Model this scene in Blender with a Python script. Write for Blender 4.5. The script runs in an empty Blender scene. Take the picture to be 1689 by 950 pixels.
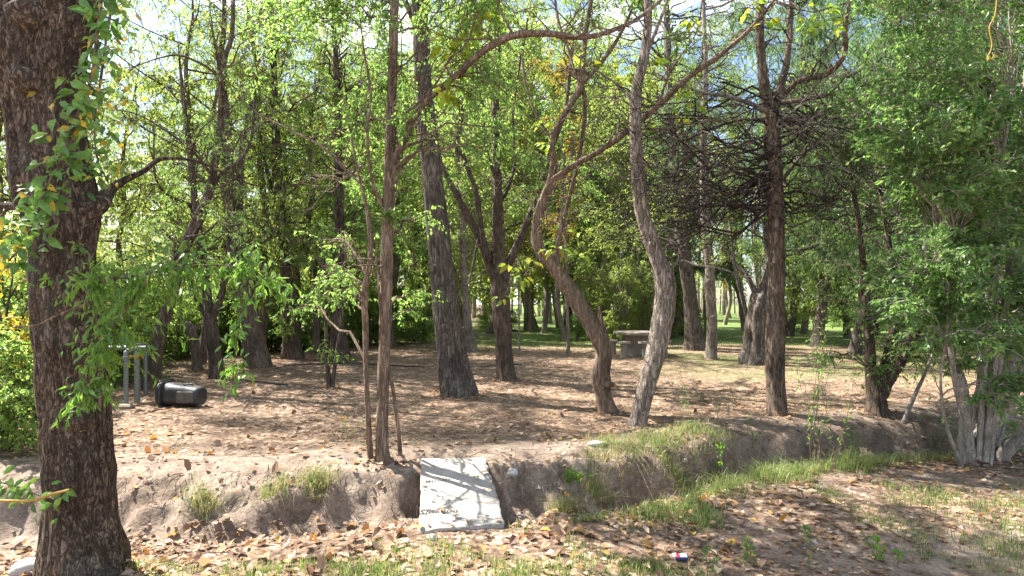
import bpy, math, random
import numpy as np
from mathutils import Vector

random.seed(5)
rng = np.random.default_rng(11)
SC = bpy.context.scene
COL = SC.collection
F = 938.0            # focal length in photograph pixels (1689 wide)
EYE = 1.6
HORIZON = 500.0

# ------------------------------------------------------------------ camera, sky, sun, exposure
cam_data = bpy.data.cameras.new("camera")
cam = bpy.data.objects.new("camera", cam_data)
COL.objects.link(cam)
cam.location = (0, 0, EYE)
cam.rotation_euler = (math.radians(90), 0, 0)
cam_data.sensor_width = 36.0
cam_data.lens = 36.0 * F / 1689.0
cam_data.shift_y = (HORIZON - 475.0) / 1689.0
cam_data.clip_start = 0.05
cam_data.clip_end = 2000
SC.camera = cam

SUN_AZ = math.radians(-60)      # clockwise from +Y; negative = to the side of the leaning trunk
SUN_EL = math.radians(52)
world = bpy.data.worlds.new("World")
SC.world = world
world.use_nodes = True
wn, wl = world.node_tree.nodes, world.node_tree.links
wn.clear()
w_out = wn.new("ShaderNodeOutputWorld")
w_bg = wn.new("ShaderNodeBackground")
w_sky = wn.new("ShaderNodeTexSky")
w_sky.sky_type = 'NISHITA'
w_sky.sun_disc = False
w_sky.sun_elevation = SUN_EL
w_sky.sun_rotation = SUN_AZ
w_sky.air_density = 1.0
w_sky.dust_density = 1.2
w_bg.inputs[1].default_value = 0.075
w_tc = wn.new("ShaderNodeTexCoord")
w_map = wn.new("ShaderNodeMapping")
w_map.inputs["Scale"].default_value = (1, 1, 2.2)
w_map.inputs["Location"].default_value = (0.4, 0.0, 0.3)
wl.new(w_tc.outputs["Generated"], w_map.inputs[0])
w_no = wn.new("ShaderNodeTexNoise")
w_no.inputs["Scale"].default_value = 2.1
w_no.inputs["Detail"].default_value = 7
w_no.inputs["Roughness"].default_value = 0.6
wl.new(w_map.outputs[0], w_no.inputs["Vector"])
w_rp = wn.new("ShaderNodeValToRGB")
w_rp.color_ramp.elements[0].position = 0.50
w_rp.color_ramp.elements[1].position = 0.65
wl.new(w_no.outputs["Fac"], w_rp.inputs[0])
w_mx = wn.new("ShaderNodeMix")
w_mx.data_type = 'RGBA'
wl.new(w_rp.outputs[0], w_mx.inputs[0])
wl.new(w_sky.outputs[0], w_mx.inputs[6])
w_mx.inputs[7].default_value = (13.0, 13.1, 13.4, 1)
wl.new(w_mx.outputs[2], w_bg.inputs[0])
wl.new(w_bg.outputs[0], w_out.inputs[0])

sun_data = bpy.data.lights.new("sun", 'SUN')
sun_data.energy = 5.0
sun_data.angle = math.radians(0.55)
sun_data.color = (1.0, 0.95, 0.87)
sun = bpy.data.objects.new("sun", sun_data)
COL.objects.link(sun)
sun_dir = Vector((math.sin(SUN_AZ) * math.cos(SUN_EL), math.cos(SUN_AZ) * math.cos(SUN_EL), math.sin(SUN_EL)))
sun.rotation_euler = sun_dir.to_track_quat('Z', 'Y').to_euler()
sun.location = sun_dir * 60

SC.view_settings.view_transform = 'Standard'
SC.view_settings.look = 'None'
SC.view_settings.gamma = 1.0
SC.view_settings.exposure = 2.0
SC.cycles.max_bounces = 7
SC.cycles.diffuse_bounces = 4
SC.cycles.transmission_bounces = 5
SC.cycles.transparent_max_bounces = 4

# ------------------------------------------------------------------ numeric helpers
def sstep(a, b, x):
    t = np.clip((np.asarray(x, float) - a) / (b - a), 0, 1)
    return t * t * (3 - 2 * t)

def _hash(ix, iy, iz, seed):
    n = (ix * 374761393 + iy * 668265263 + iz * 1440662683 + seed * 1274126177) & 0xffffffff
    n = ((n ^ (n >> 13)) * 1274126177) & 0xffffffff
    n = ((n ^ (n >> 15)) * 1103515245) & 0xffffffff
    return ((n ^ (n >> 16)) & 0xffff) / 32767.5 - 1.0

def vnoise(x, y, z=0.0, seed=0):
    x, y, z = np.broadcast_arrays(np.asarray(x, float), np.asarray(y, float), np.asarray(z, float))
    ix, iy, iz = (np.floor(v).astype(np.int64) for v in (x, y, z))
    fx, fy, fz = x - ix, y - iy, z - iz
    fx, fy, fz = (f * f * (3 - 2 * f) for f in (fx, fy, fz))
    r = 0
    for dx in (0, 1):
        for dy in (0, 1):
            for dz in (0, 1):
                w = (fx if dx else 1 - fx) * (fy if dy else 1 - fy) * (fz if dz else 1 - fz)
                r = r + w * _hash(ix + dx, iy + dy, iz + dz, seed)
    return r

def fbm(x, y, z=0.0, octaves=4, seed=0):
    r, a, s = 0, 1.0, 1.0
    for k in range(octaves):
        r = r + a * vnoise(x * s, y * s, z * s, seed + k * 17)
        a *= 0.5
        s *= 2.03
    return r

def unit(v):
    return v / np.maximum(np.linalg.norm(v, axis=-1, keepdims=True), 1e-9)

# ------------------------------------------------------------------ the lie of the land
LIP_X = [-30, -8, -3.2, -1.2, 0, 1.0, 2.35, 4.0, 5.3, 7.0, 9.0, 14, 30]
LIP_Y = [3.2, 4.0, 4.62, 4.95, 5.05, 5.35, 6.15, 6.85, 7.2, 7.4, 7.5, 7.6, 7.6]

def lip(x):
    return np.interp(x, LIP_X, LIP_Y)

def ground(x, y):
    x, y = np.asarray(x, float), np.asarray(y, float)
    wob = 0.16 * fbm(x * 0.9, y * 0.5, 0, 3, 3)
    s = y - lip(x) + wob
    near = 0.0 + 0.025 * fbm(x * 0.8, y * 0.8, 0, 3, 21)
    terr = 0.15 + 0.03 * fbm(x * 0.35, y * 0.35, 0, 3, 33) + 0.012 * fbm(x * 2.2, y * 2.2, 0, 2, 34)
    berm = 0.05 * np.exp(-((s - 0.45) / 0.35) ** 2)
    left = sstep(-0.8, -2.0, x)
    wid = 0.30 + 0.16 * left + 0.16 * vnoise(x * 1.7, 4.1, 0, 8)
    k = sstep(-1, 0.04, s / wid + 0.18 * vnoise(x * 6, y * 6, 0, 19))
    bottom = -0.17 + 0.03 * fbm(x * 1.5, y * 1.5, 0, 2, 41)
    bank = bottom + (terr + berm - bottom) * k
    up = sstep(-wid - 0.25, -wid - 0.75, s)
    z = np.where(s > -wid - 0.12, bank, bottom + (near - bottom) * up)
    rough = np.exp(-((s + 0.15) / 0.45) ** 2)
    z = z + rough * (0.06 * fbm(x * 2.6, y * 2.6, 0, 3, 52) - 0.055 * np.abs(fbm(x * 5, y * 5, 0, 3, 53)) + 0.02 * fbm(x * 15, y * 15, 0, 2, 54))
    z = z + 0.004 * fbm(x * 14, y * 14, 0, 2, 61)
    return z

def bank_s(x, y):
    return y - lip(x)

def at(px, py, d):
    return np.array(((px - 844.5) / F * d, d, EYE - (py - HORIZON) / F * d))

def foot(px, py):
    """Where the ground is met along the direction of a point of the photograph."""
    d = np.arange(1.8, 70, 0.02)
    x = (px - 844.5) / F * d
    z = EYE - (py - HORIZON) / F * d
    hit = np.nonzero(z <= ground(x, d))[0]
    i = hit[0] if len(hit) else len(d) - 1
    return np.array((x[i], d[i], float(ground(x[i], d[i]))))

# ------------------------------------------------------------------ mesh building
class MB:
    def __init__(self):
        self.v, self.q, self.t, self.n = [], [], [], 0
    def add(self, v, q=None, t=None):
        v = np.asarray(v, float).reshape(-1, 3)
        if q is not None and len(q):
            self.q.append(np.asarray(q, np.int64).reshape(-1, 4) + self.n)
        if t is not None and len(t):
            self.t.append(np.asarray(t, np.int64).reshape(-1, 3) + self.n)
        self.v.append(v)
        self.n += len(v)
        return self
    def mesh(self, name, mat, smooth=False, origin=(0, 0, 0)):
        me = bpy.data.meshes.new(name)
        V = (np.concatenate(self.v) if self.v else np.zeros((0, 3))) - np.asarray(origin, float)
        Q = np.concatenate(self.q) if self.q else np.zeros((0, 4), np.int64)
        T = np.concatenate(self.t) if self.t else np.zeros((0, 3), np.int64)
        me.vertices.add(len(V))
        me.vertices.foreach_set("co", V.astype(np.float32).ravel())
        me.loops.add(Q.size + T.size)
        me.loops.foreach_set("vertex_index", np.concatenate([Q.ravel(), T.ravel()]).astype(np.int32))
        me.polygons.add(len(Q) + len(T))
        st = np.concatenate([np.arange(len(Q)) * 4, Q.size + np.arange(len(T)) * 3]).astype(np.int32)
        me.polygons.foreach_set("loop_start", st)
        me.polygons.foreach_set("use_smooth", np.full(len(Q) + len(T), smooth, bool))
        me.update(calc_edges=True)
        if mat is not None:
            me.materials.append(mat)
        return me
    def build(self, name, mat, parent=None, smooth=False, origin=(0, 0, 0), kind=None):
        o = bpy.data.objects.new(name, self.mesh(name, mat, smooth, origin))
        COL.objects.link(o)
        if parent is not None:
            o.parent = parent
        if kind:
            o['kind'] = kind
        return o

def tag(o, label=None, cat=None, group=None, kind=None):
    if label: o['label'] = label
    if cat: o['category'] = cat
    if group: o['group'] = group
    if kind: o['kind'] = kind
    return o

def thing(name, loc, label, cat, group=None, rz=0.0):
    o = bpy.data.objects.new(name, None)
    COL.objects.link(o)
    o.location = loc
    o.rotation_euler = (0, 0, rz)
    o.empty_display_size = 0.2
    return tag(o, label, cat, group)

def copy_thing(root, loc, rz=0.0, sc=1.0, label=None, group=None):
    r = root.copy()
    COL.objects.link(r)
    r.location, r.rotation_euler, r.scale = loc, (0, 0, rz), (sc, sc, sc)
    if label: r['label'] = label
    if group: r['group'] = group
    for ch in root.children:
        c = ch.copy()
        COL.objects.link(c)
        c.parent = r
        for g in ch.children:
            e = g.copy()
            COL.objects.link(e)
            e.parent = c
    return r

def smooth_path(pts, rad, step):
    """Catmull-Rom through the points, evenly resampled."""
    P = np.asarray(pts, float)
    R = np.asarray(rad, float)
    A = np.column_stack([P, R])
    A = np.vstack([2 * A[0] - A[1], A, 2 * A[-1] - A[-2]])
    out = []
    for i in range(1, len(A) - 2):
        t = np.linspace(0, 1, 14, endpoint=False)[:, None]
        a, b, c, d = A[i - 1], A[i], A[i + 1], A[i + 2]
        out.append(0.5 * (2 * b + (c - a) * t + (2 * a - 5 * b + 4 * c - d) * t * t + (3 * b - a - 3 * c + d) * t ** 3))
    D = np.vstack(out + [A[-2][None]])
    L = np.concatenate([[0], np.cumsum(np.linalg.norm(np.diff(D[:, :3], axis=0), axis=1))])
    n = max(3, int(L[-1] / step) + 1)
    s = np.linspace(0, L[-1], n)
    D = np.column_stack([np.interp(s, L, D[:, k]) for k in range(4)])
    return D[:, :3], np.maximum(D[:, 3], 0.0015), s

def frames(P):
    T = unit(np.gradient(P, axis=0))
    N = np.zeros_like(P)
    ref = np.array((1.0, 0, 0)) if abs(T[0, 0]) < 0.8 else np.array((0, 1.0, 0))
    n = unit(ref - T[0] * (ref @ T[0]))
    for i in range(len(P)):
        n = n - T[i] * (n @ T[i])
        n = n / max(np.linalg.norm(n), 1e-9)
        N[i] = n
    return T, N, np.cross(T, N)

def tube(mb, pts, rad, sides=8, step=0.1, bark=0.0, seed=0, flare=0.0, ridges=7.0, lump=0.0):
    P, R, s = smooth_path(pts, rad, step)
    T, N, B = frames(P)
    th = np.arange(sides) / sides * 2 * math.pi
    c, sn = np.cos(th)[None], np.sin(th)[None]
    r = R[:, None] * np.ones((1, sides))
    if lump:
        r = r * (1 + lump * vnoise(c * 1.1 + 3, sn * 1.1, s[:, None] * 1.6, seed + 5) + 0.5 * lump * vnoise(c * 2.2, sn * 2.2, s[:, None] * 4.0, seed + 6))
    if flare:
        lob = 0.55 + 0.45 * np.cos(th * 3 + seed) + 0.35 * np.cos(th * 5 + seed * 2.1)
        r = r + R[0] * flare * np.exp(-s / (1.6 * R[0]))[:, None] * np.clip(lob, 0.1, 2)[None]
    if bark:
        k = ridges / math.pi
        u = s[:, None] / max(R[0], 0.02) * 0.55
        n1 = vnoise(c * k + 9, sn * k + 7, u, seed)
        n2 = vnoise(c * k * 2.1, sn * k * 2.1, u * 2.3, seed + 3)
        r = r + R[:, None] ** 0.6 * R[0] ** 0.4 * bark * (-np.abs(n1) * 1.3 + 0.12 + 0.4 * n2)
    V = P[:, None] + r[..., None] * (c[..., None] * N[:, None] + sn[..., None] * B[:, None])
    n = len(P)
    V = V.reshape(-1, 3)
    i = np.arange(n - 1)[:, None] * sides
    j = np.arange(sides)[None]
    j2 = (j + 1) % sides
    q = np.stack([i + j, i + j2, i + sides + j2, i + sides + j], -1).reshape(-1, 4)
    tip = np.vstack([P[-1] + T[-1] * R[-1] * 0.5])
    e = (n - 1) * sides
    t = np.column_stack([e + np.arange(sides), e + (np.arange(sides) + 1) % sides, np.full(sides, n * sides)])
    mb.add(np.vstack([V, tip]), q, t)
    return P, R

def curves(P0, P1, n=6, sag=0.1, wander=0.08, g=rng):
    """Many bowed twigs at once: (M, n, 3)."""
    M = len(P0)
    t = np.linspace(0, 1, n)[None, :, None]
    D = np.linalg.norm(P1 - P0, axis=1)[:, None, None]
    C = P0[:, None] * (1 - t) + P1[:, None] * t
    C = C + np.array((0, 0, 1.0)) * (sag * D * 4 * t * (1 - t))
    if wander:
        w = np.cumsum(g.normal(0, 1, (M, n, 3)), axis=1)
        w = w - w[:, :1] - (w[:, -1:] - w[:, :1]) * t
        C = C + w * wander * D / math.sqrt(n)
    return C

def tubes(mb, C, r0, r1, sides=3):
    M, n, _ = C.shape
    if not M:
        return
    T = unit(np.gradient(C, axis=1))
    ref = np.array((0.31, 0.77, 0.55))
    N = unit(np.cross(T, ref))
    B = np.cross(T, N)
    th = np.arange(sides) / sides * 2 * math.pi
    r0 = np.broadcast_to(np.asarray(r0, float), (M,))[:, None]
    r1 = np.broadcast_to(np.asarray(r1, float), (M,))[:, None]
    r = r0 + (r1 - r0) * np.linspace(0, 1, n)[None]
    V = C[:, :, None] + r[..., None, None] * (np.cos(th)[:, None] * N[:, :, None] + np.sin(th)[:, None] * B[:, :, None])
    m = np.arange(M)[:, None, None] * n * sides
    i = np.arange(n - 1)[None, :, None] * sides
    j = np.arange(sides)[None, None]
    j2 = (j + 1) % sides
    q = np.stack([m + i + j, m + i + j2, m + i + sides + j2, m + i + sides + j], -1).reshape(-1, 4)
    mb.add(V.reshape(-1, 3), q)

def leaves(mb, B, D, Nn, L, W, fold=0.25, curl=0.12):
    """Small folded leaves, two triangles each."""
    M = len(B)
    if not M:
        return
    D = unit(D)
    S = unit(np.cross(D, Nn))
    U = np.cross(S, D)
    L, W = np.asarray(L, float)[:, None], np.asarray(W, float)[:, None]
    mid = B + D * L * 0.45
    V = np.stack([B, mid + S * W * 0.5 + U * W * fold, B + D * L - U * L * curl, mid - S * W * 0.5 + U * W * fold], 1).reshape(-1, 3)
    k = np.arange(M)[:, None] * 4
    mb.add(V, None, np.concatenate([k + np.array([[0, 1, 2]]), k + np.array([[0, 2, 3]])]))

def leaves_on(mb, C, per, L, W, droop=0.4, spread=0.9, start=0.15, g=rng, up=0.8, jit=0.01):
    """PER leaves along each twig of C."""
    M, n, _ = C.shape
    if not M:
        return
    k = np.repeat(np.arange(M), per)
    t = (start + (1 - start) * g.random(len(k))) * (n - 1.001)
    i = t.astype(int)
    f = (t - i)[:, None]
    P = C[k, i] * (1 - f) + C[k, i + 1] * f + g.normal(0, jit, (len(k), 3))
    T = unit(C[k, i + 1] - C[k, i])
    D = T * 0.6 + g.normal(0, 1, (len(k), 3)) * spread * 0.6 + np.array((0, 0, -droop))
    Nn = g.normal(0, 0.65, (len(k), 3)) + np.array((0, 0, up))
    s = g.uniform(0.6, 1.25, len(k))
    leaves(mb, P, D, Nn, L * s, W * s * g.uniform(0.8, 1.15, len(k)))

def foliage(tw, lf, SP, SR, cl, per, L, W, droop=0.4, sag=0.12, wander=0.12, tw_r=0.004, g=rng, reach=0.7, br=1.0, up=0.8, jit=0.01):
    """Clusters (centre, radius, sprays) hung on the skeleton points SP: a branch to each, twigs on it, leaves on the twigs."""
    if not len(cl):
        return
    Cc = np.array([c[0] for c in cl], float)
    rad = np.array([c[1] for c in cl], float)
    num = np.array([c[2] for c in cl], int)
    dv = Cc[:, None] - SP[None]
    cost = np.linalg.norm(dv, axis=2) + 0.9 * np.maximum(0, SP[None, :, 2] - Cc[:, None, 2] + 0.25 * np.linalg.norm(dv[..., :2], axis=2))
    k = cost.argmin(1)
    S = SP[k]
    D = np.linalg.norm(Cc - S, axis=1)
    BR = curves(S, Cc, 9, sag, wander, g)
    rb = np.minimum(SR[k] * 0.6, (0.006 + 0.009 * D) * br)
    tubes(tw, BR, rb, np.minimum(0.004, rb), 5)
    m = np.repeat(np.arange(len(cl)), num)
    t = g.uniform(1 - reach, 1.0, len(m)) * 7.999
    i = t.astype(int)
    f = (t - i)[:, None]
    P0 = BR[m, i] * (1 - f) + BR[m, i + 1] * f
    off = unit(g.normal(0, 1, (len(m), 3))) * (g.random((len(m), 1)) ** 0.45) * rad[m][:, None]
    off[:, 2] *= 0.8
    P1 = Cc[m] + off
    P1[:, 2] -= droop * 0.35 * rad[m]
    TC = curves(P0, P1, 6, 0.08, 0.14, g)
    tubes(tw, TC, tw_r, 0.0012, 3)
    leaves_on(lf, TC, per, L, W, droop, g=g, up=up, jit=jit)

def box(mb, c, s, rz=0.0, bev=0.0):
    hx, hy, hz = (v / 2 for v in s)
    b = min(bev, hx * 0.9, hy * 0.9, hz * 0.9)
    rings = [(hx - b, hy - b, -hz), (hx, hy, -hz + b), (hx, hy, hz - b), (hx - b, hy - b, hz)] if b else [(hx, hy, -hz), (hx, hy, hz)]
    V, Q = [], []
    ca, sa = math.cos(rz), math.sin(rz)
    for x, y, z in rings:
        for sx, sy in ((-1, -1), (1, -1), (1, 1), (-1, 1)):
            X, Y = x * sx, y * sy
            V.append((c[0] + X * ca - Y * sa, c[1] + X * sa + Y * ca, c[2] + z))
    for k in range(len(rings) - 1):
        for j in range(4):
            Q.append((k * 4 + j, k * 4 + (j + 1) % 4, k * 4 + 4 + (j + 1) % 4, k * 4 + 4 + j))
    e = 4 * (len(rings) - 1)
    Q += [(3, 2, 1, 0), (e, e + 1, e + 2, e + 3)]
    mb.add(V, Q)

# ------------------------------------------------------------------ materials
def new_mat(name):
    m = bpy.data.materials.new(name)
    m.use_nodes = True
    nt = m.node_tree
    nt.nodes.clear()
    return m, nt.nodes, nt.links

def ramp(nodes, stops, interp='LINEAR'):
    r = nodes.new("ShaderNodeValToRGB")
    r.color_ramp.interpolation = interp
    el = r.color_ramp.elements
    while len(el) < len(stops):
        el.new(0.5)
    for e, (p, c) in zip(el, stops):
        e.position = p
        e.color = (*c, 1) if len(c) == 3 else c
    return r

def noise(nodes, links, scale, detail=4, rough=0.55, vec=None, dist=0.0):
    n = nodes.new("ShaderNodeTexNoise")
    n.inputs["Scale"].default_value = scale
    n.inputs["Detail"].default_value = detail
    n.inputs["Roughness"].default_value = rough
    n.inputs["Distortion"].default_value = dist
    if vec is not None:
        links.new(vec, n.inputs["Vector"])
    return n

def mixc(nodes, links, fac, a, b, mode='MIX'):
    m = nodes.new("ShaderNodeMix")
    m.data_type = 'RGBA'
    m.blend_type = mode
    for sock, v in ((m.inputs[0], fac), (m.inputs[6], a), (m.inputs[7], b)):
        if isinstance(v, (int, float)):
            sock.default_value = v
        elif isinstance(v, tuple):
            sock.default_value = (*v, 1)
        else:
            links.new(v, sock)
    return m.outputs[2]

def leaf_mat(name, cols, trans=0.42, tint=(0.96, 1.0, 0.72), gloss=0.45, rough=0.45, tv=2.3):
    m, n, l = new_mat(name)
    geo = n.new("ShaderNodeNewGeometry")
    r = ramp(n, [(i / max(1, len(cols) - 1), c) for i, c in enumerate(cols)])
    l.new(geo.outputs["Random Per Island"], r.inputs[0])
    pr = n.new("ShaderNodeBsdfPrincipled")
    pr.inputs["Roughness"].default_value = rough
    pr.inputs["Specular IOR Level"].default_value = gloss
    l.new(r.outputs[0], pr.inputs["Base Color"])
    tr = n.new("ShaderNodeBsdfTranslucent")
    tc = mixc(n, l, 1.0, r.outputs[0], tint, 'MULTIPLY')
    br = n.new("ShaderNodeHueSaturation")
    br.inputs["Value"].default_value = tv
    l.new(tc, br.inputs["Color"])
    l.new(br.outputs[0], tr.inputs[0])
    mx = n.new("ShaderNodeMixShader")
    mx.inputs[0].default_value = trans
    out = n.new("ShaderNodeOutputMaterial")
    l.new(pr.outputs[0], mx.inputs[1])
    l.new(tr.outputs[0], mx.inputs[2])
    l.new(mx.outputs[0], out.inputs[0])
    return m

def bark_mat(name, dark, mid, pale, scale=9.0, stretch=0.22, bump=0.6, moss=None, horiz=False):
    m, n, l = new_mat(name)
    tc = n.new("ShaderNodeTexCoord")
    mp = n.new("ShaderNodeMapping")
    mp.inputs["Scale"].default_value = (1, 1, stretch)
    l.new(tc.outputs["Object"], mp.inputs[0])
    a = noise(n, l, scale * 2.2, 6, 0.65, mp.outputs[0], 0.4)
    vo = n.new("ShaderNodeTexVoronoi")
    vo.feature = 'DISTANCE_TO_EDGE'
    vo.inputs["Scale"].default_value = scale * 2.4
    wv = mixc(n, l, 0.12, mp.outputs[0], a.outputs["Color"])
    l.new(wv, vo.inputs["Vector"])
    crack = ramp(n, [(0.0, (0.1, 0.1, 0.1)), (0.07, (0.7, 0.7, 0.7)), (0.22, (1, 1, 1))])
    l.new(vo.outputs["Distance"], crack.inputs[0])
    big = noise(n, l, 2.2, 4, 0.6, tc.outputs["Object"])
    r = ramp(n, [(0.28, dark), (0.5, mid), (0.74, pale)])
    l.new(a.outputs["Fac"], r.inputs[0])
    c1 = mixc(n, l, crack.outputs[0], tuple(v * 0.75 for v in dark), r.outputs[0])
    pat = ramp(n, [(0.35, (0.72, 0.70, 0.68)), (0.65, (1.18, 1.15, 1.12))])
    l.new(big.outputs["Fac"], pat.inputs[0])
    c2 = mixc(n, l, 1.0, c1, pat.outputs[0], 'MULTIPLY')
    if moss:
        mn = noise(n, l, 3.3, 5, 0.6, tc.outputs["Object"])
        mr = ramp(n, [(0.55, (0, 0, 0)), (0.68, (0.7, 0.7, 0.7))])
        l.new(mn.outputs["Fac"], mr.inputs[0])
        c2 = mixc(n, l, mr.outputs[0], c2, moss)
    pr = n.new("ShaderNodeBsdfPrincipled")
    pr.inputs["Roughness"].default_value = 0.9
    pr.inputs["Specular IOR Level"].default_value = 0.2
    l.new(c2, pr.inputs["Base Color"])
    hs = n.new("ShaderNodeMath")
    hs.operation = 'MULTIPLY_ADD'
    l.new(crack.outputs[0], hs.inputs[0])
    hs.inputs[1].default_value = 0.8
    l.new(a.outputs["Fac"], hs.inputs[2])
    bp = n.new("ShaderNodeBump")
    bp.inputs["Strength"].default_value = bump
    bp.inputs["Distance"].default_value = 0.02
    l.new(hs.outputs[0], bp.inputs["Height"])
    l.new(bp.outputs[0], pr.inputs["Normal"])
    out = n.new("ShaderNodeOutputMaterial")
    l.new(pr.outputs[0], out.inputs[0])
    return m

def plain_mat(name, c1, c2, scale=20, rough=0.7, metal=0.0, bump=0.2, spec=0.4, c3=None):
    m, n, l = new_mat(name)
    tc = n.new("ShaderNodeTexCoord")
    a = noise(n, l, scale, 6, 0.62, tc.outputs["Object"])
    b = noise(n, l, scale * 0.17, 4, 0.6, tc.outputs["Object"])
    r = ramp(n, [(0.3, c1), (0.7, c2)])
    l.new(a.outputs["Fac"], r.inputs[0])
    col = r.outputs[0]
    if c3:
        rr = ramp(n, [(0.48, (0, 0, 0)), (0.62, (1, 1, 1))])
        l.new(b.outputs["Fac"], rr.inputs[0])
        col = mixc(n, l, rr.outputs[0], col, c3)
    pr = n.new("ShaderNodeBsdfPrincipled")
    l.new(col, pr.inputs["Base Color"])
    pr.inputs["Roughness"].default_value = rough
    pr.inputs["Metallic"].default_value = metal
    pr.inputs["Specular IOR Level"].default_value = spec
    bp = n.new("ShaderNodeBump")
    bp.inputs["Strength"].default_value = bump
    bp.inputs["Distance"].default_value = 0.01
    l.new(a.outputs["Fac"], bp.inputs["Height"])
    l.new(bp.outputs[0], pr.inputs["Normal"])
    out = n.new("ShaderNodeOutputMaterial")
    l.new(pr.outputs[0], out.inputs[0])
    return m

M = {}
M['elm'] = leaf_mat("elm_leaf", [(0.08, 0.145, 0.042), (0.11, 0.185, 0.052), (0.15, 0.23, 0.066), (0.20, 0.26, 0.08)], trans=0.56, tv=2.7)
M['mid'] = leaf_mat("green_leaf", [(0.07, 0.125, 0.04), (0.105, 0.175, 0.052), (0.14, 0.21, 0.066), (0.21, 0.23, 0.07)], trans=0.56, tv=2.8)
M['far'] = leaf_mat("far_leaf", [(0.12, 0.18, 0.055), (0.16, 0.225, 0.068), (0.21, 0.265, 0.08), (0.32, 0.30, 0.07)], trans=0.56, tv=2.6)
M['gold'] = leaf_mat("golden_leaf", [(0.16, 0.17, 0.03), (0.26, 0.22, 0.03), (0.34, 0.25, 0.03), (0.36, 0.19, 0.03)])
M['blue'] = leaf_mat("feathery_leaf", [(0.075, 0.125, 0.06), (0.105, 0.165, 0.08), (0.15, 0.205, 0.105)], trans=0.56, tint=(0.9, 1.0, 0.7), tv=2.7)
M['shrub'] = leaf_mat("shrub_leaf", [(0.055, 0.12, 0.035), (0.085, 0.165, 0.048), (0.125, 0.21, 0.06), (0.19, 0.26, 0.085)], trans=0.42, gloss=0.5, rough=0.4, tv=2.4)
M['hedge'] = leaf_mat("thicket_leaf", [(0.10, 0.175, 0.052), (0.145, 0.225, 0.066), (0.19, 0.26, 0.08), (0.26, 0.28, 0.095)], trans=0.56, tv=2.6)
M['lime'] = leaf_mat("lime_leaf", [(0.14, 0.21, 0.025), (0.20, 0.26, 0.03), (0.26, 0.28, 0.03)], trans=0.5)
M['vine'] = leaf_mat("vine_leaf", [(0.08, 0.17, 0.03), (0.12, 0.22, 0.04), (0.17, 0.26, 0.045)], trans=0.45)
M['yellow'] = leaf_mat("yellow_leaf", [(0.45, 0.33, 0.03), (0.5, 0.36, 0.04), (0.38, 0.2, 0.03)], trans=0.45)
M['rust'] = leaf_mat("rust_leaf", [(0.22, 0.08, 0.03), (0.28, 0.11, 0.04), (0.18, 0.07, 0.03)], trans=0.3)
M['grass'] = leaf_mat("grass_blade", [(0.08, 0.14, 0.035), (0.13, 0.19, 0.05), (0.18, 0.22, 0.075), (0.33, 0.30, 0.16)], trans=0.35)
M['straw'] = leaf_mat("dry_grass_blade", [(0.30, 0.24, 0.13), (0.36, 0.30, 0.18), (0.20, 0.19, 0.08)], trans=0.25)
M['litter'] = leaf_mat("fallen_leaf", [(0.065, 0.036, 0.024), (0.15, 0.085, 0.052), (0.25, 0.15, 0.093), (0.38, 0.26, 0.17), (0.26, 0.13, 0.055), (0.52, 0.41, 0.305), (0.18, 0.11, 0.072), (0.43, 0.26, 0.06)], trans=0.15, tint=(1, 0.8, 0.5), gloss=0.3, rough=0.6)

M['bark_fore'] = bark_mat("rough_dark_bark", (0.075, 0.054, 0.04), (0.185, 0.137, 0.102), (0.34, 0.27, 0.21), 15, 0.3, 1.0, (0.2, 0.195, 0.165))
M['bark_dark'] = bark_mat("dark_bark", (0.06, 0.046, 0.036), (0.15, 0.115, 0.09), (0.26, 0.21, 0.17), 10, 0.2, 0.7)
M['bark_brown'] = bark_mat("brown_bark", (0.095, 0.07, 0.053), (0.215, 0.165, 0.128), (0.34, 0.275, 0.225), 10, 0.2, 0.7)
M['bark_grey'] = bark_mat("grey_bark", (0.075, 0.062, 0.052), (0.18, 0.153, 0.13), (0.30, 0.26, 0.225), 11, 0.16, 0.9)
M['bark_pale'] = bark_mat("pale_bark", (0.14, 0.115, 0.095), (0.34, 0.285, 0.24), (0.54, 0.475, 0.42), 11, 0.18, 0.8)
M['bark_tan'] = bark_mat("tan_bark", (0.12, 0.085, 0.062), (0.27, 0.20, 0.15), (0.41, 0.325, 0.255), 13, 0.14, 0.7)
M['bark_shrub'] = bark_mat("silvery_bark", (0.20, 0.175, 0.15), (0.40, 0.36, 0.32), (0.56, 0.52, 0.475), 14, 0.3, 0.4)
M['dead'] = bark_mat("dead_wood", (0.03, 0.022, 0.02), (0.075, 0.058, 0.052), (0.17, 0.145, 0.13), 14, 0.4, 0.4)
M['deadpale'] = bark_mat("bleached_wood", (0.2, 0.17, 0.15), (0.36, 0.32, 0.29), (0.5, 0.46, 0.42), 14, 0.4, 0.4)
M['cutwood'] = plain_mat("torn_wood", (0.30, 0.13, 0.05), (0.44, 0.24, 0.11), 30, 0.8)
M['concrete'] = plain_mat("white_concrete", (0.22, 0.20, 0.175), (0.40, 0.37, 0.335), 60, 0.92, 0, 0.7, 0.2, (0.38, 0.34, 0.295))
M['oldconcrete'] = plain_mat("weathered_concrete", (0.19, 0.165, 0.135), (0.32, 0.285, 0.24), 26, 0.9, 0, 0.4, 0.3, (0.32, 0.225, 0.155))
M['zinc'] = plain_mat("galvanised_pipe", (0.15, 0.17, 0.16), (0.27, 0.29, 0.275), 40, 0.55, 0.3, 0.1, 0.5)
M['black'] = plain_mat("black_plastic", (0.02, 0.022, 0.025), (0.045, 0.048, 0.052), 12, 0.5, 0, 0.05, 0.4, (0.075, 0.07, 0.065))
M['dusty'] = plain_mat("dusty_plastic", (0.06, 0.057, 0.052), (0.17, 0.155, 0.135), 12, 0.7, 0, 0.05, 0.3)
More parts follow.
